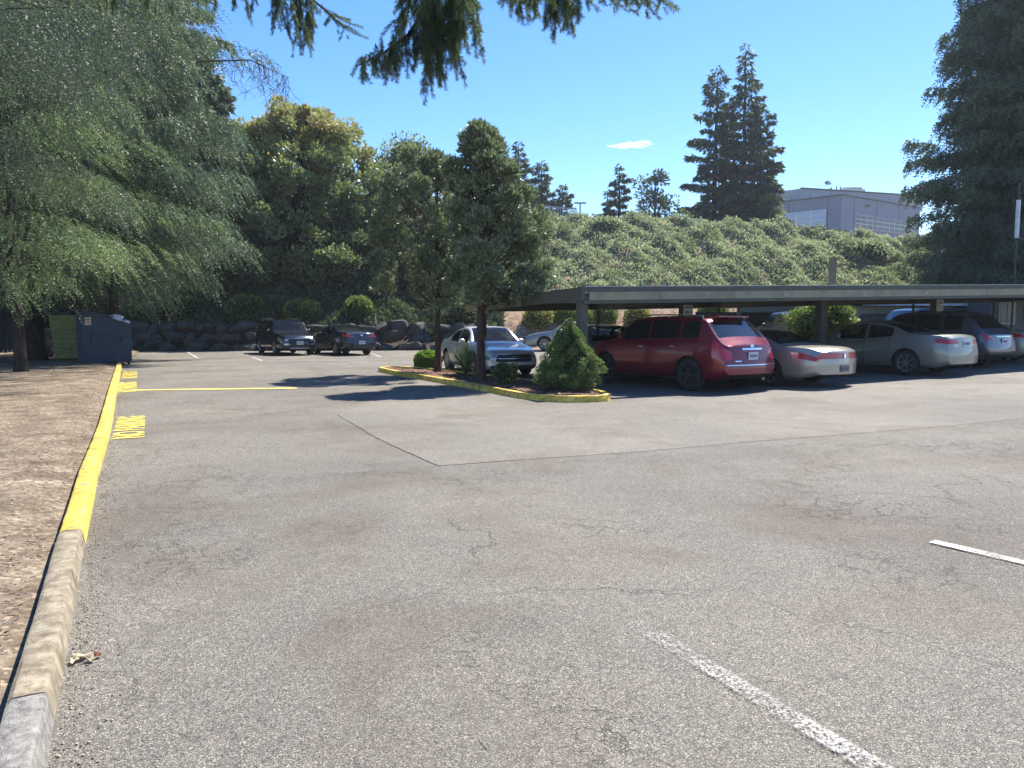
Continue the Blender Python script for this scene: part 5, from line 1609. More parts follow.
FR = [1, .75, .5, .25]     # lateral fractions between side and centre line
def section(sp, x):
    """half ring (y>=0) bottom centre -> top centre, 25 points"""
    top = float(smooth_interp(x, sp['top'])); belt = min(float(smooth_interp(x, sp['belt'])), top - .015)
    W = float(smooth_interp(x, sp['wid'])); zl = float(smooth_interp(x, sp['low']))
    h = top - belt; dz = belt - zl
    tum = sp.get('tumble', .36)
    pts = []
    for f in (0, .25, .5, .75, 1): pts.append((W * .84 * f, zl))
    for fz, fy in ((.05, .93), (.14, .972), (.28, .99), (.42, 1.0), (.56, .998), (.70, .99), (.83, .975), (.93, .955), (1.0, .925)):
        pts.append((W * fy, zl + dz * fz))
    yb = W * .925; yr = yb - tum * h - .02 * min(1, h / .1); zr = belt + h * .90
    for f in (.06, .5, .94): pts.append((yb + (yr - yb) * f + .018 * math.sin(PI * f) * min(1, h / .2), belt + (zr - belt) * f))
    pts.append((yr, zr))
    pts.append((yr * .96, zr + (top - zr) * .55))
    yt = yr * .90
    for f in FR: pts.append((yt * f, top + sp.get('crown', .02) * (1 - f * f) - (0.012 if f == 1 else 0)))
    pts.append((0, top + sp.get('crown', .02)))
    return pts
NH = 24  # number of points in a half ring

def end_warp(sp, x, y, z):
    L = sp['L']; W = .9
    f = max(0.0, 1 - (y / W) ** 2)
    fr = math.exp(-x / .40); rr_ = math.exp(-(L - x) / .35)
    x2 = x - sp.get('bulge_f', .16) * f * fr + sp.get('bulge_r', .10) * 0
    x2 += sp.get('bulge_r', .10) * f * rr_
    # bumper step and lean of the ends
    x2 += sp.get('lean_f', .12) * max(0, z - .55) * fr * 1.2
    x2 -= sp.get('lean_r', .10) * max(0, z - .58) * rr_ * 1.2
    return x2

def build_car(name, label, sp, paint, loc, heading, rim='rim', wheel_r=.34, tint=None, clad=False, roof_rails=False, plate_r=True, plate_f=True, cat='car',
              seat='seat', detail=True, grille='bars', group=None, mirror=True):
    L = sp['L']
    xs = sorted(set([round(v, 4) for v in list(np.linspace(0, .5, 8)) + list(np.linspace(.5, L - .5, int((L - 1) / .12))) + list(np.linspace(L - .5, L, 8)) + sp['snap']]))
    xs = [x for i, x in enumerate(xs) if i == 0 or x - xs[i - 1] > .02 or x in sp['snap']]
    secs = [section(sp, x) for x in xs]; n = len(xs); assert len(secs[0]) == NH, len(secs[0])
    ring = 2 * NH - 2
    V = []
    for x, s_ in zip(xs, secs):
        r = [(y, z) for y, z in s_] + [(-y, z) for y, z in s_[-2:0:-1]]
        for y, z in r: V.append((end_warp(sp, x, y, z), y, z))
    F_ = []; MI = []; INF = []
    def cls(xc, j, zc, yc):
        jj = j if j < NH - 1 else ring - 1 - j       # mirrored half
        # jj: 0-3 bottom, 4-12 side, 13-16 window band, 17 rail, 18 shoulder, 19-22 top
        top = float(smooth_interp(xc, sp['top'])); belt = float(smooth_interp(xc, sp['belt'])); h = top - belt
        if jj <= 3: return 1
        if jj >= 19 or (jj == 18 and sp.get('wrap', False)):
            if sp['ws'][0] < xc < sp['ws'][1]: return 2
            if sp['rw'][0] < xc < sp['rw'][1]: return 3
        if 14 <= jj <= 15:
            for a, b in sp['win']:
                if a < xc < b and h > .14: return 4
        if clad and jj in (4, 5): return 1
        if sp.get('sill', False) and jj == 4: return 1
        for (a, b, j0, j1, m_) in sp.get('paint_side', []):
            if a < xc < b and j0 <= jj <= j1: return m_
        return 0
    for i in range(n - 1):
        for j in range(ring):
            k = (j + 1) % ring
            F_.append((i * ring + j, (i + 1) * ring + j, (i + 1) * ring + k, i * ring + k)[::-1])
            c = [sum(V[q][a] for q in F_[-1]) / 4 for a in range(3)]
            MI.append(cls((xs[i] + xs[i + 1]) / 2, j, c[2], c[1]))
    # end caps with the same rows
    for end in (0, n - 1):
        base = end * ring; x = xs[end]; s_ = secs[end]
        rows = []
        lat = [1, .75, .5, .25, 0, -.25, -.5, -.75, -1]
        rows.append([base + 4, base + 3, base + 2, base + 1, base, base + ring - 1, base + ring - 2, base + ring - 3, base + ring - 4])
        for j in range(5, 19):
            y, z = s_[j]; r = [base + j]
            for f in lat[1:-1]:
                V.append((end_warp(sp, x, y * f, z), y * f, z)); r.append(len(V) - 1)
            r.append(base + ring - j); rows.append(r)
        rows.append([base + 19, base + 20, base + 21, base + 22, base + 23, base + ring - 22, base + ring - 21, base + ring - 20, base + ring - 19])
        zt_ = s_[-1][1]; zb_ = s_[0][1]
        for a in range(len(rows) - 1):
            for b in range(8):
                f = (rows[a][b], rows[a][b + 1], rows[a + 1][b + 1], rows[a + 1][b])
                if end == 0: f = f[::-1]
                F_.append(f)
                zc = sum(V[q][2] for q in f) / 4; yc = abs(sum(V[q][1] for q in f) / 4)
                m_ = 0
                for (e_, y0, y1, z0, z1, mm) in sp.get('cap', []):
                    if e_ == ('f' if end == 0 else 'r') and y0 <= yc <= y1 and z0 <= zc <= z1: m_ = mm
                MI.append(m_)
    me = bpy.data.meshes.new(name); me.from_pydata([(L / 2 - v[0], v[1], v[2]) for v in V], [], F_); me.update()
    mats = [paint, M['cladding'] if clad else M['trim'], M['car_glass'] if not sp.get('tint_ws') else M['glass_tint'], M['glass_tint'] if tint else M['car_glass'],
            M['glass_tint'] if tint else M['car_glass'], M['head'], M['tail'], M['trim'], M['tail_clear'], M['chrome']]
    for m_ in mats: me.materials.append(m_)
    me.polygons.foreach_set('material_index', MI)
    bm = bmesh.new(); bm.from_mesh(me); bmesh.ops.remove_doubles(bm, verts=bm.verts, dist=1e-5)
    bmesh.ops.recalc_face_normals(bm, faces=bm.faces)
    # sharper lower edges and belt line
    cl = bm.edges.layers.float.get('crease_edge') or bm.edges.layers.float.new('crease_edge')
    for e in bm.edges:
        if len(e.link_faces) == 2:
            a_, b_ = e.link_faces
            if a_.material_index != b_.material_index: e[cl] = .55
            if e.calc_face_angle(0) > rad(50): e[cl] = max(e[cl], .45)
    bm.to_mesh(me); bm.free()
    tmp = bpy.data.objects.new('tmp', me); COL.objects.link(tmp)
    sub = tmp.modifiers.new('s', 'SUBSURF'); sub.levels = 1; sub.render_levels = 1
    # wheel openings
    cb = bmesh.new()
    for xw in sp['axles']:
        for sgn in (1, -1):
            yo = float(smooth_interp(xw, sp['wid']))
            r = wheel_r + sp.get('gap', .055)
            ret = bmesh.ops.create_cone(cb, cap_ends=True, segments=40, radius1=r, radius2=r, depth=.34,
                                        matrix=Matrix.Translation((L / 2 - xw, sgn * (yo - .02), wheel_r + .01)) @ Matrix.Rotation(PI / 2, 4, 'X'))
    cm = bpy.data.meshes.new('cut'); cb.to_mesh(cm); cb.free()
    for m_ in mats: cm.materials.append(m_)
    cm.polygons.foreach_set('material_index', [1] * len(cm.polygons))
    cut = bpy.data.objects.new('cut', cm); COL.objects.link(cut)
    bo = tmp.modifiers.new('b', 'BOOLEAN'); bo.object = cut; bo.operation = 'DIFFERENCE'; bo.solver = 'EXACT'
    bpy.context.view_layer.update()
    ev = bpy.data.meshes.new_from_object(tmp.evaluated_get(bpy.context.evaluated_depsgraph_get()))
    bpy.data.objects.remove(tmp); bpy.data.objects.remove(cut)
    # split by material: paint + dark trim stay the body
    root = empty(name, (loc[0], loc[1], loc[2]), heading); tag(root, label, cat, group)
    nv = len(ev.vertices); co = np.empty(nv * 3, np.float32); ev.vertices.foreach_get('co', co); co = co.reshape(-1, 3)
    polys = [(tuple(p.vertices), p.material_index) for p in ev.polygons]
    def extract(pn, sel, mlist, remap=None):
        used = {}; vs = []; fs = []; mi = []
        for vv, m_ in sel:
            t = []
            for q in vv:
                if q not in used: used[q] = len(vs); vs.append(tuple(co[q]))
                t.append(used[q])
            fs.append(t); mi.append(remap[m_] if remap else 0)
        if not fs: return None
        mm = bpy.data.meshes.new(pn); mm.from_pydata(vs, [], fs); mm.update()
        o = link(pn, mm, mlist, root, True); mm.polygons.foreach_set('material_index', mi)
        b2 = bmesh.new(); b2.from_mesh(mm)
        for e in b2.edges:
            if len(e.link_faces) == 2 and (e.calc_face_angle(0) > rad(35)): e.smooth = False
        b2.to_mesh(mm); b2.free()
        return o
    body = extract('body', [p for p in polys if p[1] in (0, 1, 7, 9)], [mats[0], mats[1], mats[7], mats[9]], {0: 0, 1: 1, 7: 2, 9: 3})
    def islands(sel):
        par = {}
        def fd(a):
            while par[a] != a: par[a] = par[par[a]]; a = par[a]
            return a
        for vv, m_ in sel:
            for q in vv: par.setdefault(q, q)
            for q in vv[1:]: par[fd(q)] = fd(vv[0])
        g = {}
        for p in sel: g.setdefault(fd(p[0][0]), []).append(p)
        return [v for v in g.values() if len(v) > 3]
    for mi_, pn in ((2, 'windshield'), (3, 'rear_window'), (4, 'side_window'), (5, 'headlight'), (6, 'tail_light'), (8, 'reversing_light')):
        for isl in islands([p for p in polys if p[1] == mi_]): extract(pn, isl, mats[mi_])
    bpy.data.meshes.remove(ev)
    X = lambda x: L / 2 - x
    def surf(x, j, off=.003):
        s_ = section(sp, x); y, z = s_[j]
        return Vector((X(end_warp(sp, x, y, z)), y + off, z))
    # wheels
    for xw in sp['axles']:
        for sgn in (1, -1):
            yo = float(smooth_interp(xw, sp['wid'])) - .025
            hub = bpy.data.objects.new('wheel', None)
            T = Matrix.Translation((X(xw), sgn * yo, wheel_r)) @ Matrix.Rotation(-sgn * PI / 2, 4, 'X')
            R = wheel_r; w = .215
            mb = MB(); ri = R * .70
            mb.lathe([(ri, -w), (R * .93, -w), (R, -w + .03), (R, -.035), (R * .965, -.01), (R * .86, .0), (ri + .012, -.006), (ri, -.02), (ri, -w)], T, 36)
            ty = mb.build('wheel', M['tyre'], root, smooth=True)
            mb = MB(); mb.lathe([(ri + .002, -.008), (ri - .018, -.012), (ri - .03, -.05), (ri - .035, -w + .02)], T, 36)
            ns_ = sp.get('spokes', 7)
            for k in range(ns_):
                a = 2 * PI * k / ns_
                for da in ((-.11, .11) if ns_ < 7 else (0,)):
                    c, s2 = math.cos(a + da), math.sin(a + da)
                    mb.beam(T @ Vector((.03 * c, .03 * s2, -.035)), T @ Vector(((ri - .015) * c, (ri - .015) * s2, -.022)), .038 if ns_ >= 7 else .028, .02, up=(0, sgn, 0))
            mb.lathe([(0, -.018), (.055, -.02), (.065, -.035), (.065, -.05)], T, 16)
            mb.build('rim', M[rim], ty, smooth=True)
            mb = MB(); mb.lathe([(0, -.09), (ri - .03, -.09)], T, 24); mb.build('brake_disc', M['trim'], ty)
    # seams, handles, mirrors
    if detail:
        mb = MB()
        for xd in sp.get('doors', []):
            for sgn in (1, -1):
                pts = []
                for j in range(6, 14):
                    p = surf(xd, j, .0); pts.append((p.x, sgn * (p.y + .001), p.z))
                mb.tube(pts, .0045, 4)
        for sgn in (1, -1):   # sill seam, belt moulding
            a, b = sp['doors'][0], sp['doors'][-1]
            mb.tube([(lambda p: (p.x, sgn * p.y, p.z))(surf(x, 6, .001)) for x in np.linspace(a, b, 14)], .0045, 4)
        mb.build('door_seam', M['trim'], root)
        w0 = min(a for a, b in sp['win']); w1 = max(b for a, b in sp['win'])
        for sgn in (1, -1):
            mb = MB(); mb.tube([(lambda p: (p.x, sgn * p.y, p.z))(surf(x, 14, .004)) for x in np.linspace(w0 + .05, w1 - .05, 20)], .008, 4)
            mb.build('window_trim', M['chrome'] if sp.get('chrome') else M['trim'], root)
            for xh in sp.get('handles', []):
                p = surf(xh, 11, .012); mb = MB(); mb.box((p.x, sgn * p.y, p.z), (.17, .03, .028), bev=.008); mb.build('door_handle', M['chrome'] if sp.get('chrome') else paint, root, smooth=True)
    if mirror:
        for sgn in (1, -1):
            p = surf(sp['mirror_x'], 14, .0); mb = MB()
            M4 = Matrix.Translation((p.x, sgn * (p.y + .12), p.z + .06)) @ Matrix.Diagonal((.07, .11, .075, 1))
            mb.lathe([(.0, -1), (.5, -.87), (.87, -.5), (1, 0), (.87, .5), (.5, .87), (0, 1)], M4, 14)
            mb.beam((p.x, sgn * (p.y - .03), p.z + .0), (p.x, sgn * (p.y + .1), p.z + .04), .05, .03)
            mr = mb.build('mirror', paint, root, smooth=True)
            mb = MB(); mb.box((p.x - .066, sgn * (p.y + .12), p.z + .06), (.012, .15, .09)); mb.build('mirror_glass', M['glass_tint'], mr)
    # plates
    def plate(end):
        zc = sp.get('plate_z_' + end, .62 if end == 'r' else .42)
        x = L if end == 'r' else 0
        xx = end_warp(sp, x, 0, zc); q = X(xx) + (-.012 if end == 'r' else .012)
        mb = MB(); mb.box((q, 0, zc), (.012, .31, .16)); pl = mb.build('license_plate', sp.get('plate_mat', M['plate']), root)
        mb = MB(); dx = -.008 if end == 'r' else .008
        for k in range(6): mb.box((q + dx, -.105 + k * .042, zc), (.006, .024, .065))
        mb.build('plate_marks', M['plate_mark'], pl)
    if plate_r: plate('r')
    if plate_f: plate('f')
    # seats
    for xs_ in sp.get('seats', ()):
        for y in (-.36, .36):
            mb = MB(); mb.box((X(xs_), y, .45), (.5, .46, .2), bev=.05); mb.box((X(xs_ + .26), y, .82), (.14, .46, .62), ry=rad(-12), bev=.05); mb.box((X(xs_ + .36), y, 1.19 if sp['H'] > 1.55 else 1.08), (.09, .24, .17), bev=.03)
            mb.build('seat', M[seat], root, smooth=True)
    mb = MB(); mb.box((X(sp['ws'][0] + .30), 0, sp['beltz'] - .12), (.5, 1.3, .16), bev=.04); mb.build('dashboard', M['trim'], root)
    # under the car
    mb = MB(); mb.tube([(X(L - .1), -.45, .30), (X(L - .02) - .03, -.45, .29)], .035, 10); mb.build('exhaust', M['chrome'] if sp.get('H', 1.4) > 1.6 else M['trim'], root, smooth=True)
    if roof_rails:
        for sgn in (1, -1):
            pts = []
            for x in np.linspace(sp['ws'][1] + .15, sp['rw'][0] - .2, 10):
                p = surf(x, 18, 0); pts.append((p.x, sgn * (p.y - .02), p.z + .065))
            mb = MB(); mb.tube(pts, .016, 8)
            for k in (0, 4, 9): mb.tube([pts[k], (pts[k][0], pts[k][1], pts[k][2] - .07)], .018, 6)
            mb.build('roof_rail', M['steel'], root, smooth=True)
    sp['_surf'] = surf; sp['_X'] = X
    return root
def surf_band(sp, root, name, mat, end, y0, y1, z0, z1, off=.01, n=10, th=.012):
    """a trim piece that hugs the nose or tail between lateral y0..y1 and heights z0..z1"""
    L = sp['L']; X = sp['_X']; x = L if end == 'r' else 0; sg = -1 if end == 'r' else 1
    vs = []; nz = 3
    for i in range(n + 1):
        y = y0 + (y1 - y0) * i / n
        for k in range(nz):
            z = z0 + (z1 - z0) * k / (nz - 1)
            vs.append((X(end_warp(sp, x, y, z)) + sg * off, y, z))
    b = len(vs)
    vs += [(v[0] - sg * th, v[1], v[2]) for v in vs]
    fs = []
    for i in range(n):
        for k in range(nz - 1):
            a = i * nz + k; f = (a, a + nz, a + nz + 1, a + 1); fs.append(f); fs.append(tuple(q + b for q in f[::-1]))
    for i in range(n):
        for k, fl in ((0, 0), (nz - 1, 1)):
            a = i * nz + k; f = (a, a + b, a + nz + b, a + nz); fs.append(f if fl else f[::-1])
    for i in (0, n):
        for k in range(nz - 1):
            a = i * nz + k; fs.append((a, a + 1, a + 1 + b, a + b))
    mb = MB(); mb.add(vs, fs); o = mb.build(name, mat, root, smooth=True)
    return o

def sedan_spec(L=4.75, H=1.45, W=.91, coupe=False, hood=.95, deck=1.05, rear=.0, **kw):
    a = dict(L=L, H=H)
    x_c = 1.25; x_rf = 2.05; x_rr = L - 1.75 + rear; x_d = L - .95 + rear * .6
    a['top'] = [(0, .66), (.12, .76), (.5, hood - .09), (x_c - .1, hood), (x_c, hood + .02), (x_c + .12, hood + .09), (x_rf - .15, H - .07), (x_rf, H - .035), (x_rf + .45, H), (x_rr - .35, H - .025), (x_rr, H - .075), (x_d - .08, deck + .04), (x_d + .03, deck), (L - .15, deck - .02), (L, deck - .10)]
    a['belt'] = [(0, .60), (.3, .72), (x_c, hood - .03), (x_c + .8, .93), (x_d - .2, deck - .06), (x_d + .3, deck - .04), (L, deck - .14)]
    a['wid'] = [(0, W * .80), (.15, W * .89), (.45, W * .965), (.95, W), (2.2, W), (L - .9, W * .985), (L - .35, W * .95), (L - .1, W * .89), (L, W * .83)]
    a['low'] = [(0, .26), (.3, .20), (L - .4, .22), (L, .33)]
    a['ws'] = (x_c + .08, x_rf - .02); a['rw'] = (x_rr + .04, x_d - .06)
    mid = (x_rf + x_rr) / 2 - .02
    a['win'] = [(x_c + .38, mid - .03), (mid + .05, x_rr + .32)]
    a['doors'] = [x_c + .10, mid, x_rr + .25]
    a['handles'] = [mid - .22, x_rr + .08]
    a['axles'] = [.93, L - 1.03]
    a['snap'] = [a['ws'][0], a['ws'][1], a['rw'][0], a['rw'][1], mid - .03, mid + .05, x_c + .38, x_rr + .32]
    a['mirror_x'] = x_c + .52; a['beltz'] = .93; a['seats'] = (mid - .75, mid + .35); a['tumble'] = .38
    a.update(kw); return a
def suv_spec(L=4.6, H=1.66, W=.92, hood=1.08, beltz=1.06, **kw):
    a = dict(L=L, H=H); x_c = 1.15; x_rf = 1.95; x_rr = L - .62; x_d = L - .16
    a['top'] = [(0, .80), (.10, .92), (.5, hood - .07), (x_c - .1, hood), (x_c, hood + .02), (x_c + .12, hood + .09), (x_rf - .15, H - .06), (x_rf, H - .025), (x_rf + .6, H), (x_rr - .4, H - .02), (x_rr, H - .07), (x_rr + .12, H - .18), (x_d, beltz + .05), (L, beltz - .10)]
    a['belt'] = [(0, .68), (.3, .84), (x_c, hood - .03), (x_c + .8, beltz - .02), (L - .5, beltz + .04), (L - .15, beltz - .02), (L, beltz - .16)]
    a['wid'] = [(0, W * .82), (.15, W * .90), (.45, W * .97), (.95, W), (2.2, W), (L - .8, W * .99), (L - .3, W * .96), (L - .1, W * .92), (L, W * .88)]
    a['low'] = [(0, .32), (.3, .25), (L - .4, .27), (L, .42)]
    a['ws'] = (x_c + .08, x_rf - .02); a['rw'] = (x_rr + .06, x_d - .04)
    m1 = 2.45; m2 = L - 1.32
    a['win'] = [(x_c + .38, m1 - .03), (m1 + .05, m2 - .03), (m2 + .05, L - .72)]
    a['doors'] = [x_c + .10, m1, m2]; a['handles'] = [m1 - .22, m2 - .2]
    a['axles'] = [.92, L - .98]
    a['snap'] = [a['ws'][0], a['ws'][1], a['rw'][0], a['rw'][1], m1 - .03, m1 + .05, m2 - .03, m2 + .05, x_c + .38, L - .72]
    a['mirror_x'] = x_c + .50; a['beltz'] = beltz; a['seats'] = (1.95, 2.95); a['tumble'] = .26; a['wrap'] = True
    a.update(kw); return a
hd = rad(122.5)       # nose into the angled stall
def stall(sp, X, D, th=32.5):
    """car centre from its near left rear corner"""
    c, s = math.cos(rad(th)), math.sin(rad(th)); w = sp['wid'][4][1]; l = sp['L'] / 2
    return X - s * l + c * w, D + c * l + s * w

# red crossover ---------------------------------------------------
sp = suv_spec(4.8, 1.70, .95, beltz=1.14, hood=1.12, chrome=True, spokes=6, lean_r=.16, plate_z_r=.82, bulge_r=.12,
              paint_side=[(4.55, 4.8, 9, 13, 6), (0, .45, 10, 11, 5)],
              cap=[('r', .70, 1.0, .74, 1.12, 6), ('f', 0, .5, .45, .75, 7), ('f', .55, .9, .62, .8, 5), ('r', 0, 1, .2, .40, 7)])
x, y = stall(sp, 4.50, 15.95)
P_RED = car_paint('paint_dark_red', (.19, .014, .028), .4, .32)
r_ = build_car('red_crossover', 'dark red crossover parked nose in under the carport, nearest to the island', sp, P_RED, (x, y, gz(x, y)), hd, rim='rim_dark', wheel_r=.375, tint=True, roof_rails=True, plate_f=False, seat='seat')
surf_band(sp, r_, 'chrome_strip', M['chrome'], 'r', -.32, .32, .955, .995, .018)
surf_band(sp, r_, 'bumper_line', M['chrome'], 'r', -.78, .78, .615, .635, .012)
surf_band(sp, r_, 'emblem', M['chrome'], 'r', -.05, .05, 1.01, 1.07, .016, 3)
surf_band(sp, r_, 'badge', M['chrome'], 'r', .38, .55, .70, .725, .012, 3)
mb = MB(); mb.box((sp['_X'](4.20), 0, 1.685), (.24, 1.0, .03), bev=.01); mb.build('roof_spoiler', P_RED, r_, smooth=True)

# champagne coupe ---------------------------------------------------
M['plate_dark'] = plain('old_plate', (.22, .19, .15), .6, var=.3, scale=30)
sp = sedan_spec(5.2, 1.34, .93, hood=.90, deck=.97, rear=-.25, plate_z_r=.46, bulge_r=.26, bulge_f=.25, lean_r=.10, spokes=8, plate_mat=M['plate_dark'],
                paint_side=[(4.86, 5.2, 10, 11, 6)],
                cap=[('r', 0, 1, .68, .82, 6), ('f', 0, .6, .45, .6, 7)])
sp['top'] = [(0, .60), (.12, .68), (.5, .80), (1.35, .92), (1.5, .96), (2.35, 1.27), (2.5, 1.30), (2.9, 1.34), (3.3, 1.31), (3.6, 1.24), (4.25, 1.0), (4.4, .965), (4.95, .94), (5.12, .90), (5.2, .84)]
sp['belt'] = [(0, .56), (.4, .70), (1.35, .88), (3, .90), (4.2, .92), (4.8, .89), (5.2, .76)]
sp['ws'] = (1.5, 2.4); sp['rw'] = (3.42, 4.2); sp['win'] = [(1.85, 3.0), (3.06, 3.5)]; sp['doors'] = [1.45, 3.05]; sp['handles'] = [2.8]; sp['snap'] = [1.5, 2.4, 3.42, 4.2, 1.85, 3.0, 3.06, 3.5]
sp['mirror_x'] = 1.9; sp['seats'] = (2.4, 3.1); sp['axles'] = [.98, 4.05]; sp['wrap'] = True
x, y = stall(sp, 6.75, 16.75)
P_CH = car_paint('paint_champagne', (.40, .37, .33), .45, .3)
r_ = build_car('champagne_coupe', 'low champagne coupe with full width red tail light, right of the red crossover', sp, P_CH, (x, y, gz(x, y)), hd, wheel_r=.33, plate_f=False, seat='seat_tan')
surf_band(sp, r_, 'emblem', M['chrome'], 'r', -.03, .03, .70, .80, .016, 3)

# beige grey sedan ---------------------------------------------------
sp = sedan_spec(4.7, 1.46, .905, deck=1.10, hood=.97, plate_z_r=.86, bulge_r=.13, lean_r=.13, spokes=7,
                paint_side=[(4.44, 4.7, 11, 12, 6)],
                cap=[('r', .40, 1, .82, .95, 6), ('r', .36, .56, .78, .84, 8), ('f', 0, .6, .42, .62, 7), ('r', 0, 1, .2, .34, 7)])
x, y = stall(sp, 11.1, 19.0)
P_BG = car_paint('paint_beige_grey', (.26, .27, .245), .4, .33)
r_ = build_car('beige_sedan', 'beige grey four door sedan whose trunk sticks out of the carport shade', sp, P_BG, (x, y, gz(x, y)), hd, wheel_r=.335, plate_f=False)

# dark wagon crossover -----------------------------------------------
sp = suv_spec(4.55, 1.66, .91, beltz=1.08, plate_z_r=.80, lean_r=.16, chrome=True, spokes=5,
              paint_side=[(4.38, 4.55, 11, 13, 6)],
              cap=[('r', .62, 1, .85, 1.12, 6), ('r', 0, 1, .2, .52, 7), ('f', 0, .6, .5, .8, 7)])
x, y = stall(sp, 13.45, 21.0)
P_DG = car_paint('paint_dusk_grey', (.11, .115, .15), .5, .34)
r_ = build_car('grey_crossover', 'dusky purple grey crossover parked right of the beige sedan', sp, P_DG, (x, y, gz(x, y)), hd, wheel_r=.35, clad=True, plate_f=False, tint=True, roof_rails=False)
surf_band(sp, r_, 'chrome_strip', M['chrome'], 'r', -.40, .40, .93, .955, .014)
surf_band(sp, r_, 'reflector', M['tail'], 'r', .55, .75, .50, .53, .014, 3)

# pale car at the frame edge
sp = sedan_spec(4.7, 1.45, .90, plate_z_r=.80, cap=[('r', .45, 1, .78, .95, 6), ('f', 0, .6, .45, .62, 7)], paint_side=[(4.36, 4.7, 11, 12, 6)])
x, y = stall(sp, 15.5, 22.5)
build_car('pale_sedan', 'pale olive sedan cut off by the right edge of the picture', sp, car_paint('paint_pale_olive', (.33, .34, .29), .3, .35), (x, y, gz(x, y)), hd, plate_f=False)
# next stall beyond the frame is left empty

# grey sedan backed in left of the red one ------------------------------
sp = sedan_spec(4.75, 1.47, .92, cap=[('f', 0, .62, .40, .64, 7), ('f', .58, .9, .60, .72, 5), ('r', .4, 1, .8, .95, 6)], paint_side=[(0, .38, 10, 11, 5)])
x, y = 2.75, 22.5
build_car('grey_sedan', 'dark grey green sedan half hidden behind the cone conifer and the red crossover', sp, car_paint('paint_grey_green', (.15, .17, .165), .4, .35), (x, y, gz(x, y)), rad(284), rim='rim_dark', plate_r=False)

# silver sedan in the aisle, nose to the right front ----------------------
sp = sedan_spec(4.8, 1.44, .915, hood=.93, deck=1.03, chrome=True, plate_z_f=.40, bulge_f=.24, lean_f=.22,
                cap=[('f', 0, .56, .46, .66, 7), ('f', 0, .75, .25, .36, 7), ('f', .56, .95, .56, .70, 5), ('r', .4, 1, .78, .92, 6)],
                paint_side=[(0, .42, 10, 11, 5)], spokes=10)
p = G(489, 372)
P_SI = car_paint('paint_silver', (.66, .67, .66), .3, .3)
SIL = (at(485, 350, 23.5).x, 23.5)
r_ = build_car('silver_sedan', 'silver sedan facing the camera behind the island trees', sp, P_SI, (SIL[0], SIL[1], 0), rad(-69), wheel_r=.34, plate_r=False, plate_f=False)
surf_band(sp, r_, 'grille_bar', M['chrome'], 'f', -.50, .50, .655, .675, .014)
surf_band(sp, r_, 'grille_bar', M['chrome'], 'f', -.48, .48, .545, .56, .012)
surf_band(sp, r_, 'emblem', M['chrome'], 'f', -.09, .09, .585, .625, .018, 4)

# black crossover facing us ------------------------------------------------
sp = suv_spec(4.65, 1.70, .94, hood=1.09, beltz=1.10, plate_z_f=.60, chrome=False, bulge_f=.18, spokes=5,
              cap=[('f', 0, .62, .66, .86, 7), ('f', .55, .95, .70, .86, 5), ('f', 0, .8, .3, .46, 7), ('r', .5, 1, .8, 1.1, 6)], paint_side=[(0, .42, 10, 12, 5)])
P_BK = car_paint('paint_black', (.012, .013, .015), .3, .22)
a = at(285, 350, 36.8)
r_ = build_car('black_crossover', 'black crossover parked facing the camera below the rock wall', sp, P_BK, (a.x, a.y, 0), rad(-57), wheel_r=.36, roof_rails=True, plate_r=False)
surf_band(sp, r_, 'grille_bar', M['chrome'], 'f', -.5, .5, .80, .825, .014)
surf_band(sp, r_, 'skid_plate', M['steel'], 'f', -.45, .45, .33, .38, .016)
surf_band(sp, r_, 'fog_light', M['head'], 'f', .52, .72, .50, .58, .016, 3); surf_band(sp, r_, 'fog_light', M['head'], 'f', -.72, -.52, .50, .58, .016, 3)

# dark hatchback seen from the rear ------------------------------------------
sp = sedan_spec(4.45, 1.46, .90, deck=1.12, rear=.15, plate_z_r=.62, bulge_r=.14, spokes=8,
                cap=[('r', .45, 1, .86, 1.06, 6), ('f', 0, .6, .45, .62, 7), ('r', 0, 1, .2, .36, 7)], paint_side=[(4.15, 4.45, 11, 12, 6)])
sp['wrap'] = True
a = at(342, 350, 36.6)
P_NV = car_paint('paint_navy', (.018, .02, .034), .4, .24)
r_ = build_car('dark_hatchback', 'dark navy hatchback seen from behind, right of the black crossover', sp, P_NV, (a.x, a.y, 0), rad(126), wheel_r=.33, plate_f=False)
surf_band(sp, r_, 'emblem', M['chrome'], 'r', -.05, .05, .93, .99, .014, 3)

# car whose wheel shows left of the conifer, behind the carport ---------------
sp = sedan_spec(4.6, 1.45, .9, cap=[('f', 0, .6, .45, .62, 7), ('r', .45, 1, .8, .95, 6)], paint_side=[(4.3, 4.6, 11, 12, 6)])
a = at(574, 345, 37.5)
build_car('light_grey_sedan', 'light grey sedan of which one wheel shows left of the cone conifer', sp, car_paint('paint_light_grey', (.36, .37, .37), .4, .35), (a.x, a.y, gz(a.x, a.y)), rad(168), plate_f=False)
# blue grey minivan in front of the garages ------------------------------------
sp = suv_spec(4.9, 1.75, .95, hood=1.08, beltz=1.08, cap=[('f', 0, .6, .5, .8, 7), ('r', .6, 1, .8, 1.2, 6)])
a = at(940, 345, 31.6)
build_car('blue_minivan', 'blue grey minivan in front of the garages, seen above the beige sedan', sp, car_paint('paint_blue_grey', (.13, .17, .24), .4, .35), (a.x, a.y, gz(a.x, a.y)), rad(10), plate_f=False, tint=True)
# dark vehicle in the second carport
sp = suv_spec(4.7, 1.72, .95, cap=[('f', 0, .6, .5, .8, 7), ('r', .6, 1, .8, 1.2, 6)])
a = at(790, 345, 34.5)
build_car('dark_suv', 'dark vehicle standing deep in the shade of the second carport', sp, car_paint('paint_charcoal', (.04, .045, .05), .3, .35), (a.x, a.y, gz(a.x, a.y)), rad(95), plate_f=False, tint=True)
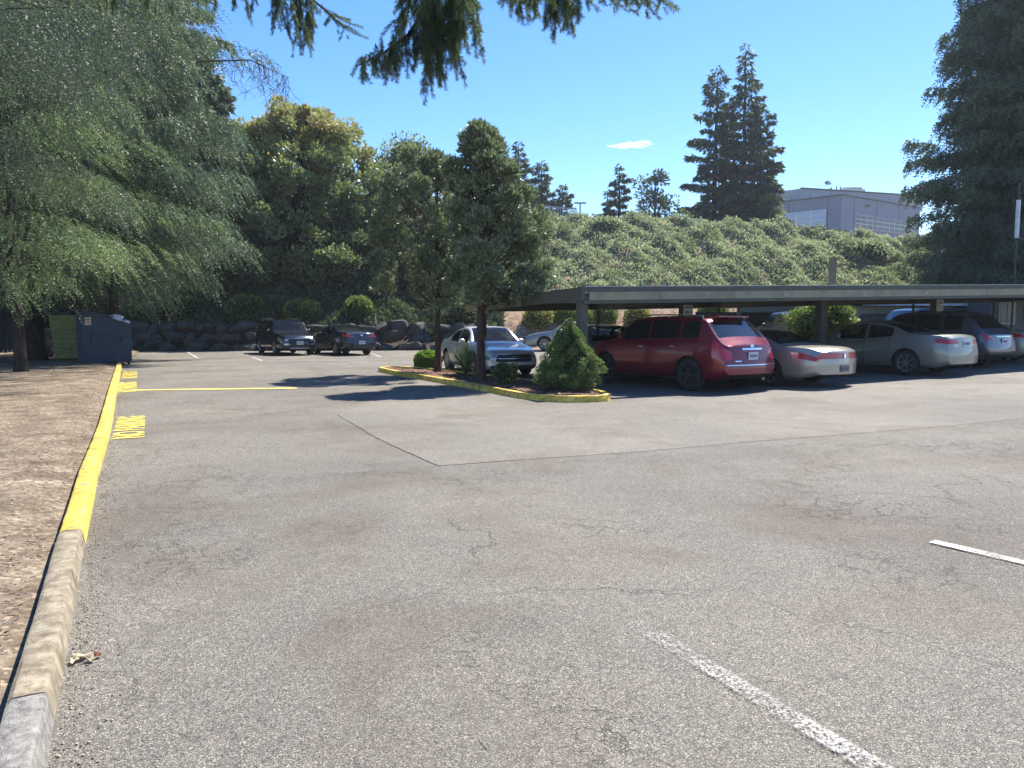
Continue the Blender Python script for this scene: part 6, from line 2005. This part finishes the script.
# ------------------------------------------------------------------ cloud
def cloud():
    c = at(631, 145, 900)
    V, Fc, Nn = lumpy((22, 12, 2.6), 5, .7, 4, 1.6)
    m, nt, b = new_mat('cloud_white')
    setin(b, Roughness=1.0); b.inputs['Base Color'].default_value = (.9, .9, .92, 1); b.inputs['Specular IOR Level'].default_value = 0
    lw = N(nt, 'ShaderNodeLayerWeight'); lw.inputs[0].default_value = .25
    nz = noise(nt, world_pos(nt), .05, 3)
    a = mth(nt, 'MULTIPLY', mth(nt, 'POWER', mth(nt, 'SUBTRACT', 1.0, lw.outputs['Facing']), 2.0), ramp(nt, nz, [(.3, .25), (.7, 1.0)]), clamp=True)
    t = N(nt, 'ShaderNodeBsdfTranslucent'); t.inputs[0].default_value = (1, 1, 1, 1)
    ms = N(nt, 'ShaderNodeMixShader'); ms.inputs[0].default_value = .6
    tp = N(nt, 'ShaderNodeBsdfTransparent'); m2 = N(nt, 'ShaderNodeMixShader')
    nt.links.new(b.outputs[0], ms.inputs[1]); nt.links.new(t.outputs[0], ms.inputs[2]); nt.links.new(a, m2.inputs[0]); nt.links.new(tp.outputs[0], m2.inputs[1]); nt.links.new(ms.outputs[0], m2.inputs[2])
    nt.links.new(m2.outputs[0], nt.nodes['Material Output'].inputs['Surface'])
    o = link('cloud', np_mesh('cloud', V, Fc), m, None, True); o.location = c; o.rotation_euler = (0, rad(-4), 0)
    tag(o, kind='structure'); o.visible_shadow = True
cloud()

# ------------------------------------------------------------------ thin summer air
def haze():
    m = bpy.data.materials.new('haze_air'); m.use_nodes = True; nt = m.node_tree; nt.nodes.clear()
    v = nt.nodes.new('ShaderNodeVolumePrincipled'); v.inputs['Color'].default_value = (.80, .88, 1.0, 1); v.inputs['Density'].default_value = .00035
    v.inputs['Anisotropy'].default_value = .35
    out = nt.nodes.new('ShaderNodeOutputMaterial'); nt.links.new(v.outputs[0], out.inputs['Volume'])
    mb = MB(); mb.box((0, 0, 0), (560, 440, 62)); o = mb.build('haze', m); o.location = (0, 125, 24)
    tag(o, kind='stuff')
haze()

# ------------------------------------------------------------------ light, sky, camera
SUN_AZ = 37.0      # degrees to the right of the view direction
SUN_EL = 55.5
w = bpy.data.worlds.new('World'); SC.world = w; w.use_nodes = True
nt = w.node_tree; bg = nt.nodes['Background']
sky = nt.nodes.new('ShaderNodeTexSky'); sky.sky_type = 'NISHITA'; sky.sun_disc = False
sky.sun_elevation = rad(SUN_EL); sky.sun_rotation = rad(SUN_AZ)
sky.air_density = 1.0; sky.dust_density = .2; sky.ozone_density = 4.0; sky.altitude = 100
hs = nt.nodes.new('ShaderNodeHueSaturation'); hs.inputs['Hue'].default_value = .508; hs.inputs['Saturation'].default_value = 1.28; hs.inputs['Value'].default_value = .9
nt.links.new(sky.outputs[0], hs.inputs['Color']); nt.links.new(hs.outputs[0], bg.inputs[0]); bg.inputs[1].default_value = .10
sd = bpy.data.lights.new('sun', 'SUN'); sd.energy = 4.2; sd.angle = rad(.55); sd.color = (1.0, .94, .85)
so = bpy.data.objects.new('sun', sd); COL.objects.link(so)
az = rad(SUN_AZ); el = rad(SUN_EL)
sv = Vector((math.sin(az) * math.cos(el), math.cos(az) * math.cos(el), math.sin(el)))
so.rotation_euler = sv.to_track_quat('Z', 'Y').to_euler()
so.location = sv * 60
cam = bpy.data.cameras.new('camera'); co_ = bpy.data.objects.new('camera', cam); COL.objects.link(co_)
cam.sensor_width = 36; cam.lens = F / 1024 * 36; cam.clip_end = 5000; cam.clip_start = .05
co_.location = (0, 0, H); co_.rotation_euler = (PI / 2 - PITCH, 0, 0)
SC.camera = co_
SC.view_settings.view_transform = 'Standard'; SC.view_settings.look = 'None'; SC.view_settings.gamma = 1
SC.view_settings.exposure = 1.44
SC.cycles.max_bounces = 7; SC.cycles.transparent_max_bounces = 10; SC.cycles.diffuse_bounces = 3; SC.cycles.glossy_bounces = 3
SC.cycles.use_adaptive_sampling = True; SC.cycles.adaptive_threshold = .012
SC.cycles.use_denoising = True
